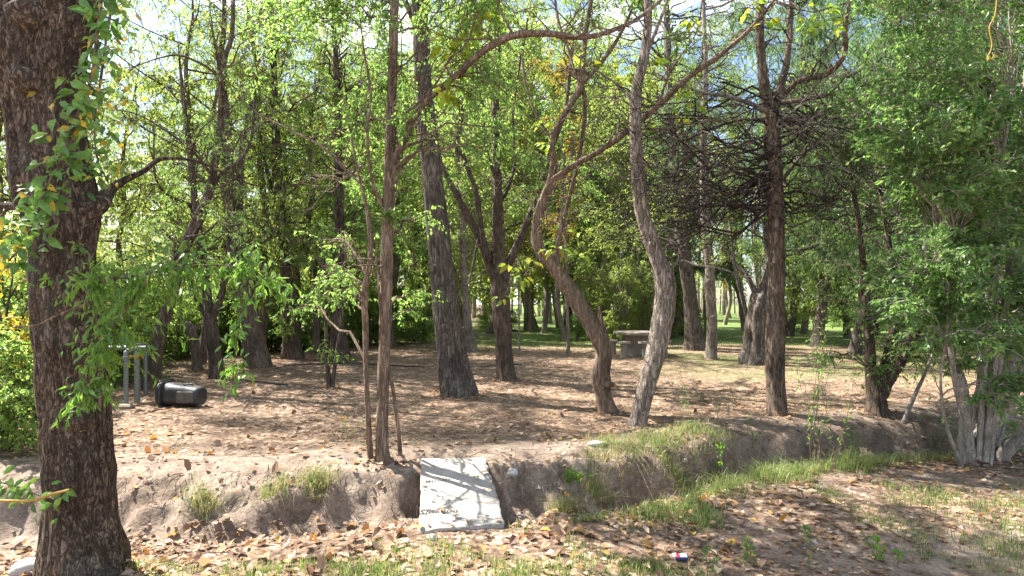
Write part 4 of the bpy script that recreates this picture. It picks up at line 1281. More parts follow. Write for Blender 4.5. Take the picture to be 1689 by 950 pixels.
# creeper on the foreground trunk
def creeper(name, label, path, d, n, seed, spread, size=1.0, yel=0.0, fine=0):
    g = np.random.default_rng(seed)
    P, R = stem_points(path, d)
    b = P[-1] if P[-1][2] < P[0][2] else P[0]
    root = thing(name, tuple(b), label, 'creeper')
    mb = MB()
    PP, _ = tube(mb, P, R, 7, 0.04, 0.1, seed)
    mb.build('stem', M['bark_brown'], root, True, b)
    for k in range(n):
        c = PP[int(g.integers(len(PP)))] + g.normal(0, spread, 3) * (1, .6, 1)
        dr = np.array((g.normal(0, .8), -.35 + g.normal(0, .4), -.7 + g.normal(0, .5)))
        me = yel_me if g.random() < yel else (frond_me if fine else vine_me)[int(g.integers(3))]
        place_leaf(me, c, dr, g.normal(0, .5, 3) + (0, -1, .6), g.uniform(0.55, 1.1) * size, root, b)
    if fine:
        lf, tw = MB(), MB()
        p0 = PP[g.integers(0, len(PP), fine)]
        C = curves(p0, p0 + g.normal(0, spread * 1.3, (fine, 3)) - (0, 0, .08), 5, .05, .1, g)
        tubes(tw, C, .0025, .001, 3)
        leaves_on(lf, C, 14, .055, .017, .9, g=g)
        tw.build('twigs', M['bark_brown'], root, True, b, 'stuff')
        lf.build('small_leaves', M['vine'], root, False, b, 'stuff')
    return root
yel_me = big_leaf('leaf', solid("yellow_leaf_blade", (0.5, 0.36, 0.03), 0.4, 0.4), 0.09, 0.045, 0.5, 470)
creeper('creeper', "green creeper with a few yellow leaves trailing down the big foreground trunk",
        [(168, -30, 5), (160, 60, 5), (150, 130, 5), (128, 190, 5), (112, 235, 5), (100, 270, 4), (75, 310, 4), (62, 350, 4), (40, 400, 3), (15, 430, 3)], 2.95, 270, 12, 0.055, 0.85, 0.10)
creeper('creeper', "yellow and green creeper strands hanging in the fork of the foreground trunk",
        [(190, -20, 4), (176, 60, 4), (165, 140, 4), (156, 200, 3), (160, 260, 3), (178, 300, 3)], 3.35, 260, 13, 0.09, 0.62, 0.3)
creeper('leafy_branch', "long drooping leafy green branch reaching out from the foreground trunk over the pipes",
        [(120, 470, 8), (170, 462, 6), (240, 452, 5), (310, 440, 4), (370, 438, 3), (420, 448, 3), (445, 470, 2)], 3.0, 290, 14, 0.085, 0.6, 0, 60)
creeper('leafy_branch', "leafy green shoots hanging beside the foreground trunk down to the bin",
        [(250, 452, 4), (215, 500, 4), (185, 540, 3), (172, 590, 3), (160, 625, 2), (150, 650, 2)], 2.95, 230, 15, 0.075, 0.55, 0, 40)
creeper('leafy_branch', "short tuft of green leaves dangling in front of the leaning brown trunk",
        [(395, 440, 3), (400, 480, 3), (395, 530, 2), (388, 580, 2), (384, 625, 2)], 3.0, 60, 16, 0.03, 0.65, 0, 8)
creeper('leafy_branch', "low green sprig sticking out beside the foreground trunk over the ditch",
        [(95, 825, 4), (60, 815, 3), (20, 800, 3), (-30, 790, 2)], 3.1, 60, 17, 0.045, 0.65)
# yellow broken stick
mb = MB(); P, R = stem_points([(115, 808, 4), (90, 814, 5), (50, 826, 5), (0, 826, 5), (-60, 828, 5)], 2.95)
tube(mb, P, R, 8, .03, .1, 5); o = mb.build('broken_stick', M['ochre'], None, True)
tag(o, "thin yellow broken stick poking out of the foreground trunk", 'stick')
mb = MB(); P, R = stem_points([(150, 502, 7), (125, 508, 5), (95, 520, 4), (60, 536, 3), (20, 540, 3)], 2.9)
tube(mb, P, R, 8, .03, .1, 6); o = mb.build('broken_stick', M['bark_tan'], None, True)
tag(o, "pale brown broken stick across the foreground trunk at head height", 'stick')
# tendril with a yellow curl
b = at(1640, -30, 3.4)
root = thing('tendril', tuple(b), "yellow curling tendril dangling alone in front of the big shrub", 'tendril')
mb = MB(); P, R = stem_points([(1646, -40, 2), (1642, 20, 2), (1632, 45, 2), (1636, 70, 2), (1634, 84, 2), (1628, 96, 2), (1636, 97, 2), (1640, 90, 2)], 3.4)
tube(mb, P, R, 6, .01); mb.build('stem', M['ochre'], root, True, b)
place_leaf(yel_me, at(1630, 92, 3.39), (-.2, 0, -1), (0, -1, .2), .35, root, b); place_leaf(yel_me, at(1640, 90, 3.39), (.6, 0, -.4), (0, -1, .2), .3, root, b)

# ------------------------------------------------------------------ fallen leaves
SLAB = dict(x0=-0.66, x1=-0.05, y0=3.9, y1=5.15)
def on_slab(x, y):
    return (x > SLAB['x0'] - .03) & (x < SLAB['x1'] + .03) & (y > 3.9) & (y < 5.2)

def scatter(mb, V, T, P, rz, tilt, az, sc):
    """Copies of one small shape on the ground, joined."""
    M_ = len(P)
    ca, sa = np.cos(rz), np.sin(rz)
    X_ = V[None, :, 0] * sc[:, None]; Y_ = V[None, :, 1] * sc[:, None]; Z_ = V[None, :, 2] * sc[:, None]
    x = X_ * ca[:, None] - Y_ * sa[:, None]; y = X_ * sa[:, None] + Y_ * ca[:, None]
    tx, ty = np.cos(az) * np.tan(tilt), np.sin(az) * np.tan(tilt)
    z = Z_ + x * tx[:, None] + y * ty[:, None]
    W = np.stack([x + P[:, None, 0], y + P[:, None, 1], z + P[:, None, 2]], -1)
    mb.add(W.reshape(-1, 3), None, (np.arange(M_)[:, None, None] * len(V) + T[None]).reshape(-1, 3))

g = np.random.default_rng(88)
def litter_points(n, y0, y1, wid, power=1.0):
    y = y0 + (y1 - y0) * g.random(n) ** power
    x = g.uniform(-1, 1, n) * (0.98 * y + 0.8) * wid
    return x, y
LV = np.array([(-.5, 0, 0), (-.1, -.3, .10), (.25, -.24, .06), (.5, 0, .02), (.2, .26, .12), (-.15, .3, .05), (0, 0, -.02)])
LT = np.array([(0, 1, 6), (1, 2, 6), (2, 3, 6), (3, 4, 6), (4, 5, 6), (5, 0, 6)])
mbl = MB()
x, y = litter_points(80000, 2.2, 24, 1.0, 1.2)
s = bank_s(x, y)
keep = g.random(len(x)) < np.where((s > -.45) & (s < .9), 0.16 + .25 * (x > .8), 1.0) * (0.12 + 0.88 * sstep(-.3, .45, fbm(x * .8, y * .8, 0, 3, 91))) * sstep(-.75, .1, fbm(x * .33, y * .4, 0, 3, 93)) * np.where((x > 1.2) & (s < -1.1), .16 + .5 * sstep(0, .5, fbm(x * 1.1, y * 1.6, 0, 3, 97)), 1) * np.where(lawn_mask(x, y) > .6, .25, 1)
keep &= ~on_slab(x, y)
x, y = x[keep], y[keep]
n = len(x)
sz = g.uniform(0.018, 0.05, n) * (1 + 0.2 * (y > 12)) * np.where(s[keep] > .5, .85, 1.1)
small = MB()
q4 = np.array([(-.5, 0, 0), (0, -.28, .1), (.5, 0, .05), (0.05, .3, .12)]); t4 = np.array([(0, 1, 2), (0, 2, 3)])
far_ = y > 7
for V_, T_, sel in ((LV, LT, ~far_), (q4, t4, far_)):
    P = np.column_stack([x[sel], y[sel], ground(x[sel], y[sel]) + 0.008])
    m_ = len(P)
    scatter(mbl, V_, T_, P, g.uniform(0, 6.28, m_), g.exponential(0.22, m_).clip(0, .9), g.uniform(0, 6.28, m_), sz[sel])
# drifts of large leaves in the ditch and about the slab
def drift(n, x0, x1, f0, f1):
    x = g.uniform(x0, x1, n)
    y = lip(x) + g.uniform(f0, f1, n)
    return x, y
dx, dy = [], []
for a in ((560, -4.2, -.7, -1.45, -.40), (260, -.02, 1.6, -1.3, -.40), (190, .2, 2.6, -2.2, -1.2), (180, 1.6, 5.5, -1.5, -.8), (200, -3.5, 0, -1.9, -1.4), (160, -4, 2, -.3, .8)):
    p, q = drift(*a); dx.append(p); dy.append(q)
dx, dy = np.concatenate(dx), np.concatenate(dy)
ok = (dy > 2.7) & ~on_slab(dx, dy)
dx, dy = dx[ok], dy[ok]
dz = ground(dx, dy) + 0.012 + 0.02 * g.random(len(dx))
order = np.argsort(dy + 2.0 * g.random(len(dx)))
one = order[:284]
rest = order[284:]
for k in one:
    az = g.uniform(0, 6.28)
    place_leaf(fall_me[int(g.choice(6, p=[.25, .22, .2, .12, .16, .05]))], (dx[k], dy[k], dz[k]), (math.cos(az), math.sin(az), g.normal(0, .25)), (g.normal(0, .3), g.normal(0, .3), 1), g.uniform(.3, 0.82), ground_ob, name='fallen_leaf')
P = np.column_stack([dx[rest], dy[rest], dz[rest]])
scatter(mbl, LV * np.array((1, 1.05, 1.6)), LT, P, g.uniform(0, 6.28, len(P)), g.exponential(0.3, len(P)).clip(0, 1), g.uniform(0, 6.28, len(P)), g.uniform(.035, .09, len(P)))
x, y = litter_points(1500, 5.4, 10.5, .9, 1.1)
x, y = x[bank_s(x, y) > .5], y[bank_s(x, y) > .5]
scatter(mbl, LV, LT, np.column_stack([x, y, ground(x, y) + .012]), g.uniform(0, 6.28, len(x)), g.exponential(.3, len(x)).clip(0, 1), g.uniform(0, 6.28, len(x)), g.uniform(.05, .095, len(x)))
seen = set()
for t_ in list(TREES.values()):
    b_ = t_[1]
    if b_[1] > 15 or tuple(b_) in seen:
        continue
    seen.add(tuple(b_))
    r_ = max(.05, t_[3][:4].max()) if b_[1] > 4 else .25
    m_ = int(50 + 260 * r_)
    a_, q_ = g.uniform(0, 6.28, m_), r_ * 1.05 + g.exponential(.09, m_)
    P = np.column_stack([b_[0] + q_ * np.cos(a_), b_[1] + q_ * np.sin(a_), np.zeros(m_)])
    P[:, 2] = ground(P[:, 0], P[:, 1]) + .012
    P = P[~on_slab(P[:, 0], P[:, 1])]
    m_ = len(P)
    scatter(mbl, LV, LT, P, g.uniform(0, 6.28, m_), g.exponential(.3, m_).clip(0, 1), g.uniform(0, 6.28, m_), g.uniform(.025, .06, m_))
mbl.build('leaf_litter', M['litter'], ground_ob, False, kind='stuff')

# leaves lying on the slab and its edges
for k in range(16):
    u, v = g.random(), g.random() ** 2
    if k > 8: u = (.02, .98)[k % 2]
    p = (np.array((-.64, 3.95, .025)) * (1 - u) + np.array((-.055, 4.05, .035)) * u) * (1 - v) + (np.array((-.80, 5.10, .205)) * (1 - u) + np.array((-.245, 5.12, .215)) * u) * v
    az = g.uniform(0, 6.28)
    place_leaf(fall_me[int(g.integers(6))], p + (0, 0, .012), (math.cos(az), math.sin(az), .1), (g.normal(0, .15), g.normal(0, .15), 1), g.uniform(.25, .6), ground_ob, name='fallen_leaf')

# twigs and crumbs of earth on the ground
mbs = MB()
x, y = litter_points(700, 2.6, 14, .9, 1.0)
az = g.uniform(0, 6.28, 700); ln = g.uniform(.06, .5, 700)
p0 = np.column_stack([x, y, ground(x, y) + .008]); x1, y1 = x + np.cos(az) * ln, y + np.sin(az) * ln
p1 = np.column_stack([x1, y1, ground(x1, y1) + .014])
tubes(mbs, curves(p0, p1, 5, .03, .08, g), .0035, .0018, 4)
mbs.build('fallen_twigs', M['bark_brown'], ground_ob, False, kind='stuff')
mbs = MB()
x, y = litter_points(2600, 2.5, 9, .9, 1.0)
sel = (np.abs(bank_s(x, y) + .1) < .9) | (x > 1.5)
x, y = x[sel], y[sel]
oc = np.array([(1, 0, 0), (-1, 0, 0), (0, 1, 0), (0, -1, 0), (0, 0, .7), (0, 0, -.7)], float)
ot = np.array([(0, 2, 4), (2, 1, 4), (1, 3, 4), (3, 0, 4), (2, 0, 5), (1, 2, 5), (3, 1, 5), (0, 3, 5)])
scatter(mbs, oc, ot, np.column_stack([x, y, ground(x, y)]), g.uniform(0, 6.28, len(x)), g.uniform(0, .4, len(x)), g.uniform(0, 6, len(x)), g.exponential(.007, len(x)) + .003)
mbs.build('earth_crumbs', M['oldconcrete'], ground_ob, False, kind='stuff')
mbs = MB()
x = g.uniform(-4.5, 6, 170); y = lip(x) + g.normal(-.2, .22, 170)
ok = ~on_slab(x, y); x, y = x[ok], y[ok]
cl_v = np.array([(math.cos(a) * math.sin(p) * (1 + .3 * math.sin(3 * a + p)), math.sin(a) * math.sin(p), .7 * math.cos(p)) for p in (.3, .9, 1.6, 2.3, 2.9) for a in np.arange(7) / 7 * 6.283])
cl_t = np.array([t for j in range(4) for i in range(7) for t in ((j * 7 + i, j * 7 + (i + 1) % 7, j * 7 + 7 + i), (j * 7 + (i + 1) % 7, j * 7 + 7 + (i + 1) % 7, j * 7 + 7 + i))])[:, ::-1]
scatter(mbs, cl_v, cl_t, np.column_stack([x, y, ground(x, y)]), g.uniform(0, 6.28, len(x)), g.uniform(0, .5, len(x)), g.uniform(0, 6, len(x)), (g.exponential(.011, len(x)) + .006).clip(0, .04))
mbs.build('earth_clods', M['clod'], ground_ob, False, kind='stuff')
mbs = MB()
x = np.concatenate([g.uniform(-3.5, -.8, 60), g.uniform(-.1, 2.2, 70)]); y = lip(x) + g.uniform(-.1, .1, len(x))
p0 = np.column_stack([x, y, ground(x, y) + .01]); x1, y1 = x + g.normal(0, .12, len(x)), y - g.uniform(.15, .42, len(x))
p1 = np.column_stack([x1, y1, ground(x1, y1) + .02])
tubes(mbs, curves(p0, p1, 7, .12, .12, g), g.uniform(.0015, .004, len(x)), .001, 4)
mbs.build('hanging_roots', M['bark_tan'], ground_ob, False, kind='stuff')

# ------------------------------------------------------------------ grass
def blades(mb, x, y, h, w, g, bend=0.5):
    n = len(x)
    z = ground(x, y) - 0.005
    az = g.uniform(0, 6.28, n)
    B = np.column_stack([x, y, z])
    out = np.column_stack([np.cos(az), np.sin(az), np.zeros(n)])
    side = np.column_stack([-np.sin(az), np.cos(az), np.zeros(n)]) * w[:, None] / 2
    bd = (g.uniform(0.1, 1, n) * bend)[:, None]
    up = np.array((0, 0, 1.0))
    m1 = B + up * (h * .5)[:, None] + out * h[:, None] * bd * .2
    tp = B + up * (h * (1 - .35 * bd[:, 0]))[:, None] + out * h[:, None] * bd * .9
    V = np.stack([B - side, B + side, m1 + side * .8, m1 - side * .8, tp], 1).reshape(-1, 3)
    k = np.arange(n)[:, None] * 5
    mb.add(V, k + np.array([[0, 1, 2, 3]]), k + np.array([[3, 2, 4]]))

def tufts(n, per, fx, fy, rad, dens=None):
    cx, cy = fx(n), fy(n)
    x = np.repeat(cx, per) + g.normal(0, rad, n * per)
    y = np.repeat(cy, per) + g.normal(0, rad, n * per)
    return x, y
mbg, mbd = MB(), MB()
def grass_patch(mb, n, per, x0, x1, f, rad, h, bend=.6, w=.005):
    cx = g.uniform(x0, x1, n)
    cy = f(cx)
    x = np.repeat(cx, per) + g.normal(0, rad, n * per)
    y = np.repeat(cy, per) + g.normal(0, rad, n * per)
    ok = ~on_slab(x, y) & (y > 2.4) & (fbm(x * 1.3, y * 1.6, 0, 3, 131) + g.normal(0, .15, len(x)) > -.28)
    x, y = x[ok], y[ok]
    hh = h * g.uniform(.5, 1.3, len(x)) * np.repeat(g.uniform(.6, 1.2, n), per)[ok]
    blades(mb, x, y, hh, np.full(len(x), w) * g.uniform(.7, 1.3, len(x)), g, bend)
U = g.uniform
# on the bank in front of the pale bent trunk
grass_patch(mbg, 80, 34, .75, 2.3, lambda x: lip(x) + U(-.55, .35, len(x)), .06, .14, 1.5, .004)
grass_patch(mbd, 44, 26, .75, 2.4, lambda x: lip(x) + U(-.5, .5, len(x)), .06, .13, 1.2)
# strip along the ditch, beyond the slab
grass_patch(mbg, 150, 26, 1.6, 4.6, lambda x: lip(x) + U(-1.15, -.45, len(x)), .07, .16, 1.4, .0045)
grass_patch(mbg, 60, 26, 2.2, 3.5, lambda x: lip(x) + U(-1.3, -.75, len(x)), .06, .2, 1.4, .0045)
# near side of the slab
grass_patch(mbg, 230, 30, .05, 1.5, lambda x: lip(x) + U(-1.75, -.95, len(x)), .05, .10)
grass_patch(mbg, 190, 40, -1.3, 1.6, lambda x: U(3.2, 3.75, len(x)), .05, .07)
grass_patch(mbg, 70, 30, -2.6, -.9, lambda x: U(3.25, 3.55, len(x)), .04, .06)
# by the path, in front of the shrub
grass_patch(mbg, 170, 40, 2.6, 5.2, lambda x: U(3.2, 5.0, len(x)), .07, .07)
grass_patch(mbg, 60, 34, 3.6, 5.4, lambda x: U(3.0, 4.2, len(x)), .06, .12)
# tufts hanging from the bank
for cx, cy, nn in ((-1.62, 4.72, 5), (-2.42, 4.45, 3), (-1.9, 4.6, 2), (.45, 4.75, 4), (.75, 5.0, 4)):
    for mb_, k in ((mbg, 40), (mbd, 34)):
        x = cx + g.normal(0, .07, nn * k); y = cy + g.normal(0, .05, nn * k)
        blades(mb_, x, y, U(.1, .24, len(x)), np.full(len(x), .004), g, 1.4)
# thin green over the trodden ground
grass_patch(mbg, 260, 14, 1.0, 9.0, lambda x: U(8.0, 15, len(x)), .14, .05, .6, .008)
grass_patch(mbg, 120, 10, -4, 2.0, lambda x: U(5.5, 9, len(x)), .12, .045, .6, .006)
grass_patch(mbg, 120, 12, -2, 3.0, lambda x: U(17, 24, len(x)), .3, .10, .6, .014)
grass_patch(mbg, 300, 22, 2, 18.0, lambda x: U(17, 27, len(x)), .3, .08, .6, .016)
o = mbg.build('grass', M['grass'], None, False, kind='stuff'); tag(o, "green grass in tufts along the ditch bank and about the concrete slab", 'grass')
o = mbd.build('dry_grass', M['straw'], None, False, kind='stuff'); tag(o, "dry straw coloured grass hanging over the ditch bank", 'grass')

# small weeds
def weed(label, px, py, hpx, ns, seed, mat, L=.035, W=.016, lean=.15, per=12, name='weed', group=None):
    g = np.random.default_rng(seed)
    b = foot(px, py)
    h = hpx / F * b[1]
    root = thing(name, b, label, 'weed', group)
    mb, lf = MB(), MB()
    s = np.tile(b, (ns, 1)) + g.normal(0, .02 + .012 * ns ** .5 * (ns > 1), (ns, 3)) * (1, 1, 0) - (0, 0, .02)
    e = s + np.column_stack([g.normal(0, lean * h, ns), g.normal(0, lean * h, ns), h * g.uniform(.7, 1.05, ns)])
    C = curves(s, e, 8, 0, .06, g)
    tubes(mb, C, .0032, .0012, 5)
    leaves_on(lf, C, per, L, W, .1, 1.2, .25, g)
    mb.build('stem', M['bark_tan'] if ns > 3 else M['vine'], root, True, b)
    lf.build('foliage', mat, root, False, b)
    return root
weed("bushy weed of many thin tall stems on the bank below the scarred trunk", 1355, 778, 260, 11, 501, M['elm'], .045, .016, .12, 26)
weed("dark green weed with round leaves growing upright in the bare path", 1335, 940, 85, 1, 502, M['shrub'], .03, .022, .08, 26)
weed("small bluish weed beside the crushed cigarette packet", 1172, 938, 45, 2, 503, M['shrub'], .03, .022, .1, 12)
weed("bluish weed standing between the packet and the upright path weed", 1240, 936, 50, 2, 504, M['shrub'], .032, .024, .1, 14)
weed("tall thin weed on the bank next to the pale bent trunk", 1137, 760, 150, 3, 505, M['shrub'], .045, .016, .12, 14)
weed("grey green weed on the bank in front of the scarred trunk", 1241, 738, 62, 3, 506, M['shrub'], .04, .016, .2, 14)
weed("weed with thin spires between the bent trunk and scarred trunk", 1188, 690, 60, 3, 507, M['shrub'], .04, .014, .2, 12)
weed("small green seedling on the trodden ground before the slab clump", 568, 722, 40, 3, 508, M['elm'], .03, .013, .3, 12)
weed("leafy green weed hugging the bank close by the slab", 935, 800, 30, 6, 509, M['vine'], .06, .035, .8, 8)
weed("leafy green weed on the bank among the long grass", 1180, 778, 50, 5, 510, M['vine'], .05, .03, .5, 9)
weed("low grey leaved weed at the foot of the silvery shrub", 1545, 745, 60, 7, 511, M['shrub'], .045, .024, .6, 10)
weed("thin seedling at the foot of the big shrub by the path", 1400, 745, 36, 3, 512, M['vine'], .04, .02, .3, 9)
weed("bright leafy sprout beside the grass in the near corner of the path", 1460, 925, 40, 5, 513, M['vine'], .05, .028, .5, 8)

# ------------------------------------------------------------------ concrete slab over the ditch
def slab():
    c = [(-.655, 3.92), (-.055, 3.98), (-.235, 5.12), (-.80, 5.12)]
    c = [foot(699, 890), foot(832, 876), None, None]
    p0 = np.array((-.64, 3.95, .025)); p1 = np.array((-.055, 4.05, .035)); p2 = np.array((-.245, 5.12, .215)); p3 = np.array((-.80, 5.10, .205))
    root = thing('slab_bridge', tuple((p0 + p1 + p2 + p3) / 4), "white concrete slab laid across the ditch as a footbridge", 'concrete slab')
    o_ = (p0 + p1 + p2 + p3) / 4
    nu, nv = 22, 40
    top = np.zeros((nv + 1, nu + 1, 3))
    for j in range(nv + 1):
        v = j / nv
        for i in range(nu + 1):
            u = i / nu
            top[j, i] = (p0 * (1 - u) + p1 * u) * (1 - v) + (p3 * (1 - u) + p2 * u) * v
    jx = .010 * fbm(top[:, 0, 1] * 14, 0, 0, 3, 5); top[:, 0, 0] += jx
    top[:, -1, 0] += .012 * fbm(top[:, -1, 1] * 14, 3, 0, 3, 6)
    top[0, :, 1] += .018 * fbm(top[0, :, 0] * 12, 7, 0, 3, 7)
    top[..., 2] += .004 * fbm(top[..., 0] * 6, top[..., 1] * 6, 0, 3, 9)
    bev = top.copy()
    mb = MB()
    V = [top.reshape(-1, 3)]
    w = nu + 1
    Q = [(j * w + i, j * w + i + 1, (j + 1) * w + i + 1, (j + 1) * w + i) for j in range(nv) for i in range(nu)]
    ring = [(0, i) for i in range(nu)] + [(j, nu) for j in range(nv)] + [(nv, i) for i in range(nu, 0, -1)] + [(j, 0) for j in range(nv, 0, -1)]
    rp = np.array([top[a, b_] for a, b_ in ring])
    cen = rp.mean(0)
    outw = unit((rp - cen) * (1, 1, 0)) * .006
    V += [rp + outw - (0, 0, .008), rp + outw * .6 - (0, 0, .075) + np.column_stack([.006 * fbm(rp[:, 0] * 20, rp[:, 1] * 20, 0, 2, 4)] * 3)]
    n0, m_ = w * (nv + 1), len(ring)
    idx = [a * w + b_ for a, b_ in ring]
    for k in range(m_):
        k2 = (k + 1) % m_
        Q.append((idx[k2], idx[k], n0 + k, n0 + k2))
        Q.append((n0 + k2, n0 + k, n0 + m_ + k, n0 + m_ + k2))
    mb.add(np.vstack(V), Q)
    slab_o = mb.build('slab', M['concrete'], root, True, o_)
    mi = MB()
    for (bx, by, n_, st_, an) in ((.07, .20, 11, .022, 0), (.06, .62, 9, .024, .12)):
        for k in range(n_):
            u, v = bx + k * st_ / .58, by + an * k * st_
            p = (p0 * (1 - u) + p1 * u) * (1 - v) + (p3 * (1 - u) + p2 * u) * v
            box(mi, p + (0, 0, .0025), (.008, .045, .006), .05, .002)
        mi.build('tread_imprint', M['concrete'], slab_o, False, o_)
        mi = MB()
    st = MB()
    bb = foot(709, 892)
    return root
slab()

# ------------------------------------------------------------------ stones
def stone(label, px, py, sx, sy, sz_, seed):
    b = foot(px, py)
    mb = MB()
    nu, nv = 18, 10
    th, ph = np.meshgrid(np.arange(nu) / nu * 2 * math.pi, np.linspace(.02, math.pi - .02, nv))
    r = 1 + .22 * fbm(np.cos(th) * np.sin(ph) * 1.3 + seed, np.sin(th) * np.sin(ph) * 1.3, np.cos(ph) * 1.3, 3, seed)
    V = np.stack([r * np.cos(th) * np.sin(ph) * sx, r * np.sin(th) * np.sin(ph) * sy, r * np.cos(ph) * sz_ + sz_ * .35], -1).reshape(-1, 3)
    Q = [(j * nu + i, j * nu + (i + 1) % nu, (j + 1) * nu + (i + 1) % nu, (j + 1) * nu + i) for j in range(nv - 1) for i in range(nu)]
    mb.add(V, Q)
    o = mb.build('stone', M['stone'], None, True); o.location = b
    tag(o, label, 'stone')
stone("pale rounded stone at the foot of the foreground trunk", 48, 946, .10, .08, .06, 3)
stone("small grey stone lying by the lower corner of the slab", 712, 890, .032, .028, .026, 5)
stone("grey lump of earth and stone on the bare path", 985, 735, .09, .05, .03, 7)
stone("earthen clod on the bank edge behind the slab", 846, 784, .05, .04, .035, 9)

# ------------------------------------------------------------------ the wheeled bin on its side
def bin_():
    b = foot(292, 672)
    b = b + np.array((0, .12, 0))
    root = thing('fallen_bin', tuple(b), "black plastic bin lying on its side on the leaf litter", 'bin', rz=math.radians(-6))
    root.scale = (.86, .86, .86)
    def ring(x, hw, hh, cz, r=.125, n=9):
        pts = []
        for (sx, sz_), a0 in (((1, 1), 0), ((-1, 1), 90), ((-1, -1), 180), ((1, -1), 270)):
            for k in range(n):
                a = math.radians(a0 + 90 * k / (n - 1))
                pts.append((x, sx * (hw - r) + r * math.cos(a), cz + sz_ * (hh - r) + r * math.sin(a)))
        return pts
    def loft(mb, rings, cap0=True, cap1=True):
        m_ = len(rings[0]); V = [p for r in rings for p in r]; Q = []
        for k in range(len(rings) - 1):
            for i in range(m_):
                i2 = (i + 1) % m_
                Q.append((k * m_ + i, k * m_ + i2, (k + 1) * m_ + i2, (k + 1) * m_ + i))
        T = []
        for flag, k in ((cap0, 0), (cap1, len(rings) - 1)):
            if flag:
                V.append(tuple(np.mean(rings[k], axis=0))); c = len(V) - 1
                for i in range(m_):
                    a, d_ = k * m_ + i, k * m_ + (i + 1) % m_
                    T.append((c, a, d_) if k else (c, d_, a))
        mb.add(V, Q, T)
    mb = MB()
    loft(mb, [ring(-.25, .185, .180, .195), ring(-.10, .178, .172, .187), ring(.12, .165, .158, .172), ring(.29, .155, .148, .16), ring(.335, .145, .138, .158, .11), ring(.35, .11, .105, .157, .06)])
    body_o = mb.build('body', M['black'], root, True)
    mb = MB(); loft(mb, [ring(-.275, .195, .190, .2), ring(-.27, .205, .198, .2), ring(-.235, .205, .198, .2), ring(-.23, .19, .185, .197)]); mb.build('rim', M['black'], root, True)
    mb = MB(); loft(mb, [ring(-.345, .15, .145, .19), ring(-.34, .175, .17, .192), ring(-.31, .198, .192, .196), ring(-.285, .2, .194, .198)]); lid_o = mb.build('lid', M['black'], root, True)
    mb = MB(); box(mb, (.17, -.166, .165), (.27, .03, .19), 0, .014); panel_o = mb.build('side_panel', M['dusty'], root)
    for zz in (.10, .16, .22):
        mb = MB(); box(mb, (.17, -.182, zz + .005), (.20, .010, .010), 0, .003); mb.build('panel_rib', M['dusty'], panel_o)
    mb = MB(); tube(mb, [(-.30, -.14, .385), (-.27, -.14, .415), (-.27, .14, .415), (-.30, .14, .385)], [.012] * 4, 8, .03); mb.build('handle', M['black'], lid_o, True)
    mb = MB()
    th = np.linspace(0, 2 * math.pi, 17)
    tube(mb, np.column_stack([.10 + .0 * th, .045 * np.cos(th), .352 + .0 * th]) + np.column_stack([.075 * np.sin(th), 0 * th, 0 * th]), [.012] * 17, 6, .03)
    mb.build('hand_hole', M['black'], body_o, True)
bin_()

# ------------------------------------------------------------------ galvanised standpipes
def standpipes():
    b = foot(222, 664)
    root = thing('standpipe', tuple(b), "galvanised water standpipes joined by a horizontal pipe with a red valve", 'water pipe')
    def pipe(name, pts, r, mat='zinc', root=root):
        mb = MB(); tube(mb, pts, [r] * len(pts), 12, .05); return mb.build(name, M[mat], root, True, b)
    d = b[1]
    top = at(0, 575, d)[2]
    feet = []
    for px, py, r in ((208, 672, .028), (226, 664, .036), (240, 650, .024)):
        f = foot(px, py); feet.append(f)
        riser = pipe('riser', [f - (0, 0, .1), (f + (f[0], f[1], top)) / 2 if False else np.array((f[0], f[1], (f[2] + top) / 2)), np.array((f[0], f[1], top - .0))], r)
        for zz in ((top - .10, r * 1.35),):
            pipe('coupling', [np.array((f[0], f[1], zz[0] - .03)), np.array((f[0], f[1], zz[0])), np.array((f[0], f[1], zz[0] + .03))], zz[1], root=riser)
    y = feet[1][1]
    for f in feet:
        if abs(f[1] - y) > .05:
            pipe('elbow', [np.array((f[0], f[1], top)), np.array((f[0], (f[1] + y) / 2, top + .02)), np.array((f[0], y, top))], .028)
    a, c = at(150, 574, y), at(247, 574, y)
    pipe('cross_pipe', [a, (a + c) / 2, c], .032)
    v = at(232, 588, y - .06)
    mb = MB(); box(mb, v, (.05, .03, .04), .2, .008); mb.build('valve', M['red'], root, False, b)
    v2 = at(216, 588, y - .06)
    mb = MB(); tube(mb, [v2 - (.06, 0, 0), v2, v2 + (.05, 0, .0)], [.012, .02, .012], 8, .02); mb.build('tap', M['yellow'], root, True, b)
    c = foot(185, 674)
    mb = MB(); box(mb, (0, 0, .0), (.5, .16, .10), .15, .02); o = mb.build('kerb_block', M['oldconcrete']); o.location = c; tag(o, "low concrete kerb block at the foot of the galvanised standpipes", 'kerb block')
standpipes()

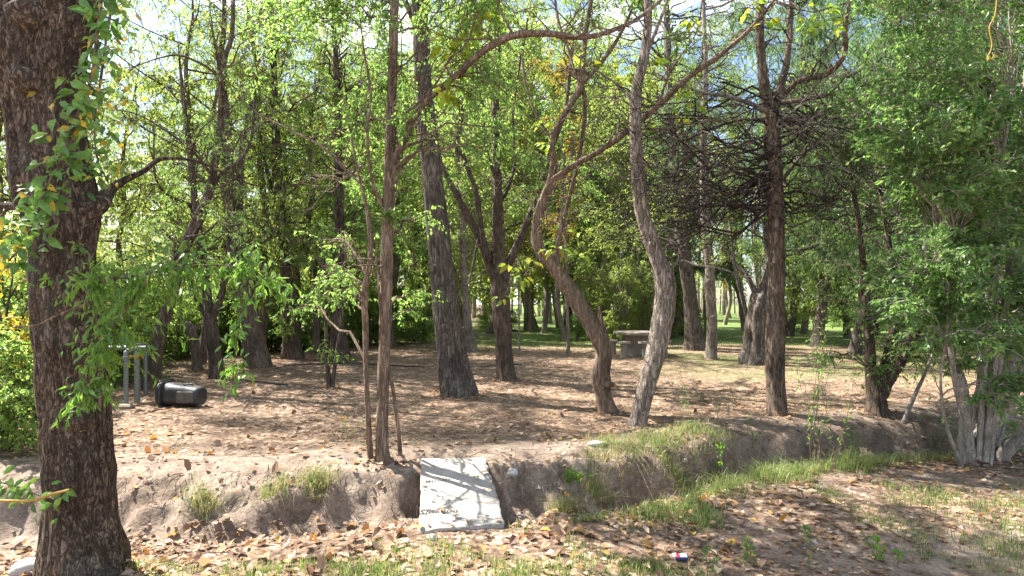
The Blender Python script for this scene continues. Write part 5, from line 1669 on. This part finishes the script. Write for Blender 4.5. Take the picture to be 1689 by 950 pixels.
# ------------------------------------------------------------------ stone table and stools
def lathe(mb, prof, n=20, c=(0, 0, 0), wob=0.0, seed=0):
    th = np.arange(n) / n * 2 * math.pi
    V = np.array([(c[0] + r * (1 + wob * math.sin(3 * a + seed)) * math.cos(a), c[1] + r * (1 + wob * math.sin(3 * a + seed)) * math.sin(a), c[2] + z) for r, z in prof for a in th])
    Q = [(k * n + i, k * n + (i + 1) % n, (k + 1) * n + (i + 1) % n, (k + 1) * n + i) for k in range(len(prof) - 1) for i in range(n)]
    mb.add(V, Q)
tb = foot(1052, 586)
root = thing('stone_table', tuple(tb), "weathered concrete picnic table on a broad pedestal among stools", 'picnic table', rz=.08)
mb = MB(); lathe(mb, [(.001, .57), (.60, .57), (.64, .585), (.64, .635), (.62, .65), (.001, .65)], 26, wob=.05); mb.build('tabletop', M['oldconcrete'], root)
mb = MB(); lathe(mb, [(.46, -.05), (.44, .06), (.36, .2), (.33, .36), (.38, .5), (.46, .569), (.001, .569)], 20, wob=.04); mb.build('pedestal', M['oldconcrete'], root)
labs = ["round topped concrete stool standing apart at the far end of the table", "concrete stool tucked close against the table pedestal", "concrete stool in front of the table beside the pale bent trunk", "concrete stool beyond the bent trunk, nearest the lawn"]
for lab, (px, py) in zip(labs, ((1011, 586), (1029, 590), (1064, 590), (1096, 588))):
    c = foot(px, py)
    s_ = thing('stool', tuple(c), lab, 'stool', 'stools round the concrete table')
    mb = MB(); lathe(mb, [(.001, .36), (.16, .36), (.185, .375), (.18, .42), (.001, .435)], 18, wob=.03); mb.build('seat', M['oldconcrete'], s_)
    mb = MB(); lathe(mb, [(.10, -.04), (.085, .05), (.08, .25), (.095, .359), (.001, .359)], 14); mb.build('column', M['oldconcrete'], s_)

# ------------------------------------------------------------------ ladder
lb = foot(848, 578)
root = thing('ladder', tuple(lb), "grey wooden ladder propped against a trunk behind the branching tree", 'ladder')
lh = 150 / F * lb[1]
for sx in (-.16, .16):
    mb = MB(); tube(mb, [np.array((sx, 0, -.05)), np.array((sx * .93, .2, lh * .5)), np.array((sx * .85, .42, lh))], [.03, .028, .025], 8, .2); mb.build('rail', M['wood'], root, True)
for k in range(9):
    t = (k + .8) / 9.6
    mb = MB(); w = .2 * (1 - .12 * t); tube(mb, [np.array((-w, .42 * t - .03, lh * t)), np.array((0, .42 * t - .03, lh * t)), np.array((w, .42 * t - .03, lh * t))], [.018] * 3, 7, .1); mb.build('rung', M['wood'], root, True)

# ------------------------------------------------------------------ spiky plants
for k, (px, py, lab) in enumerate(((931, 562, "dark spiky plant in the lawn edge, closer to the ladder"), (953, 563, "dark spiky plant in the lawn edge, closer to the stone table"))):
    c = foot(px, py)
    root = thing('spiky_plant', tuple(c), lab, 'plant', 'spiky plants')
    mb = MB(); tube(mb, [np.array((0, 0, -.05)), np.array((0, 0, .3)), np.array((0, 0, .75))], [.05, .05, .03], 8, .1); mb.build('stem', M['bark_dark'], root, True)
    gg = np.random.default_rng(600 + k); n = 90
    zz = gg.uniform(.15, .8, n); az = gg.uniform(0, 6.28, n)
    mb = MB(); leaves(mb, np.column_stack([0 * zz, 0 * zz, zz]), np.column_stack([np.cos(az), np.sin(az), gg.uniform(-.1, 1.3, n)]), np.tile((0, 0, 1.0), (n, 1)) + gg.normal(0, .1, (n, 3)), gg.uniform(.3, .5, n), np.full(n, .035), .2, .1)
    mb.build('foliage', M['shrub'], root)

# ------------------------------------------------------------------ hoses, stick, packet, tarpaulin
def hose(label, pts):
    P = np.array([foot(*p) for p in pts]) + (0, 0, .012)
    mb = MB(); tube(mb, P, [.014] * len(P), 8, .08); tag(mb.build('hose', M['black'], None, True), label, 'hose', 'irrigation hoses')
hose("black hose lying on the litter beside the leaning brown trunk", [(384, 626), (420, 630), (455, 634), (475, 636)])
hose("long black hose stretched between the saplings and the heavy trunk", [(468, 604), (520, 601), (580, 600), (640, 603), (700, 606)])
hose("black hose on the ground linking the heavy trunk and branching tree", [(770, 606), (800, 605), (830, 602), (860, 602)])
p0 = foot(1490, 698)
mb = MB(); P, R = stem_points([(1490, 698, 8), (1500, 672, 7), (1512, 645, 6), (1524, 620, 5), (1536, 590, 4), (1548, 560, 3)], p0[1])
tube(mb, P, R, 8, .04, .1, 4); tag(mb.build('stick', M['bark_shrub'], None, True), "bare pale stick leaning on the bank between clump and silvery shrub", 'stick')
pk = foot(1124, 926)
root = thing('cigarette_packet', tuple(pk + (0, 0, .012)), "crushed red white and blue cigarette packet dropped among leaves", 'packet', rz=math.radians(-12))
root.rotation_euler = (math.radians(10), math.radians(-6), math.radians(-12))
root.scale = (.85, .85, .8)
mb = MB(); box(mb, (0, 0, .012), (.088, .056, .022), 0, .003); carton = mb.build('carton', M['navy'], root)
mb = MB(); box(mb, (.017, .002, .0245), (.05, .046, .003), 0, .001); mb.build('white_panel', M['white'], carton)
mb = MB(); box(mb, (-.022, .0, .0246), (.024, .055, .003), .25, .001); mb.build('red_band', M['red'], carton)
mb = MB(); box(mb, (-.042, .012, .022), (.03, .04, .002), .3, .0005); mb.build('open_flap', M['white'], carton)
mb = MB()
for k in range(4): box(mb, (.002 + .010 * k, .006, .0265), (.004, .010, .001), 0, 0)
mb.build('print', M['navy'], carton)
tp = at(1600, 540, 26); tp[2] = float(ground(tp[0], tp[1]))
mb = MB()
V = [(-1.1, 0, 0), (1.1, 0, 0), (1.0, .6, .95), (-1.0, .6, 1.0), (-1.1, 1.2, 0), (1.1, 1.2, 0), (0, -.05, 0), (0, .6, .88), (0, 1.25, 0)]
mb.add(V, [(0, 6, 7, 3), (6, 1, 2, 7), (3, 7, 8, 4), (7, 2, 5, 8)], [(0, 3, 4), (1, 5, 2)])
o = mb.build('tarpaulin', M['bluetarp']); o.location = tp; tag(o, "blue tarpaulin shelter glimpsed through the big shrub", 'tarpaulin')
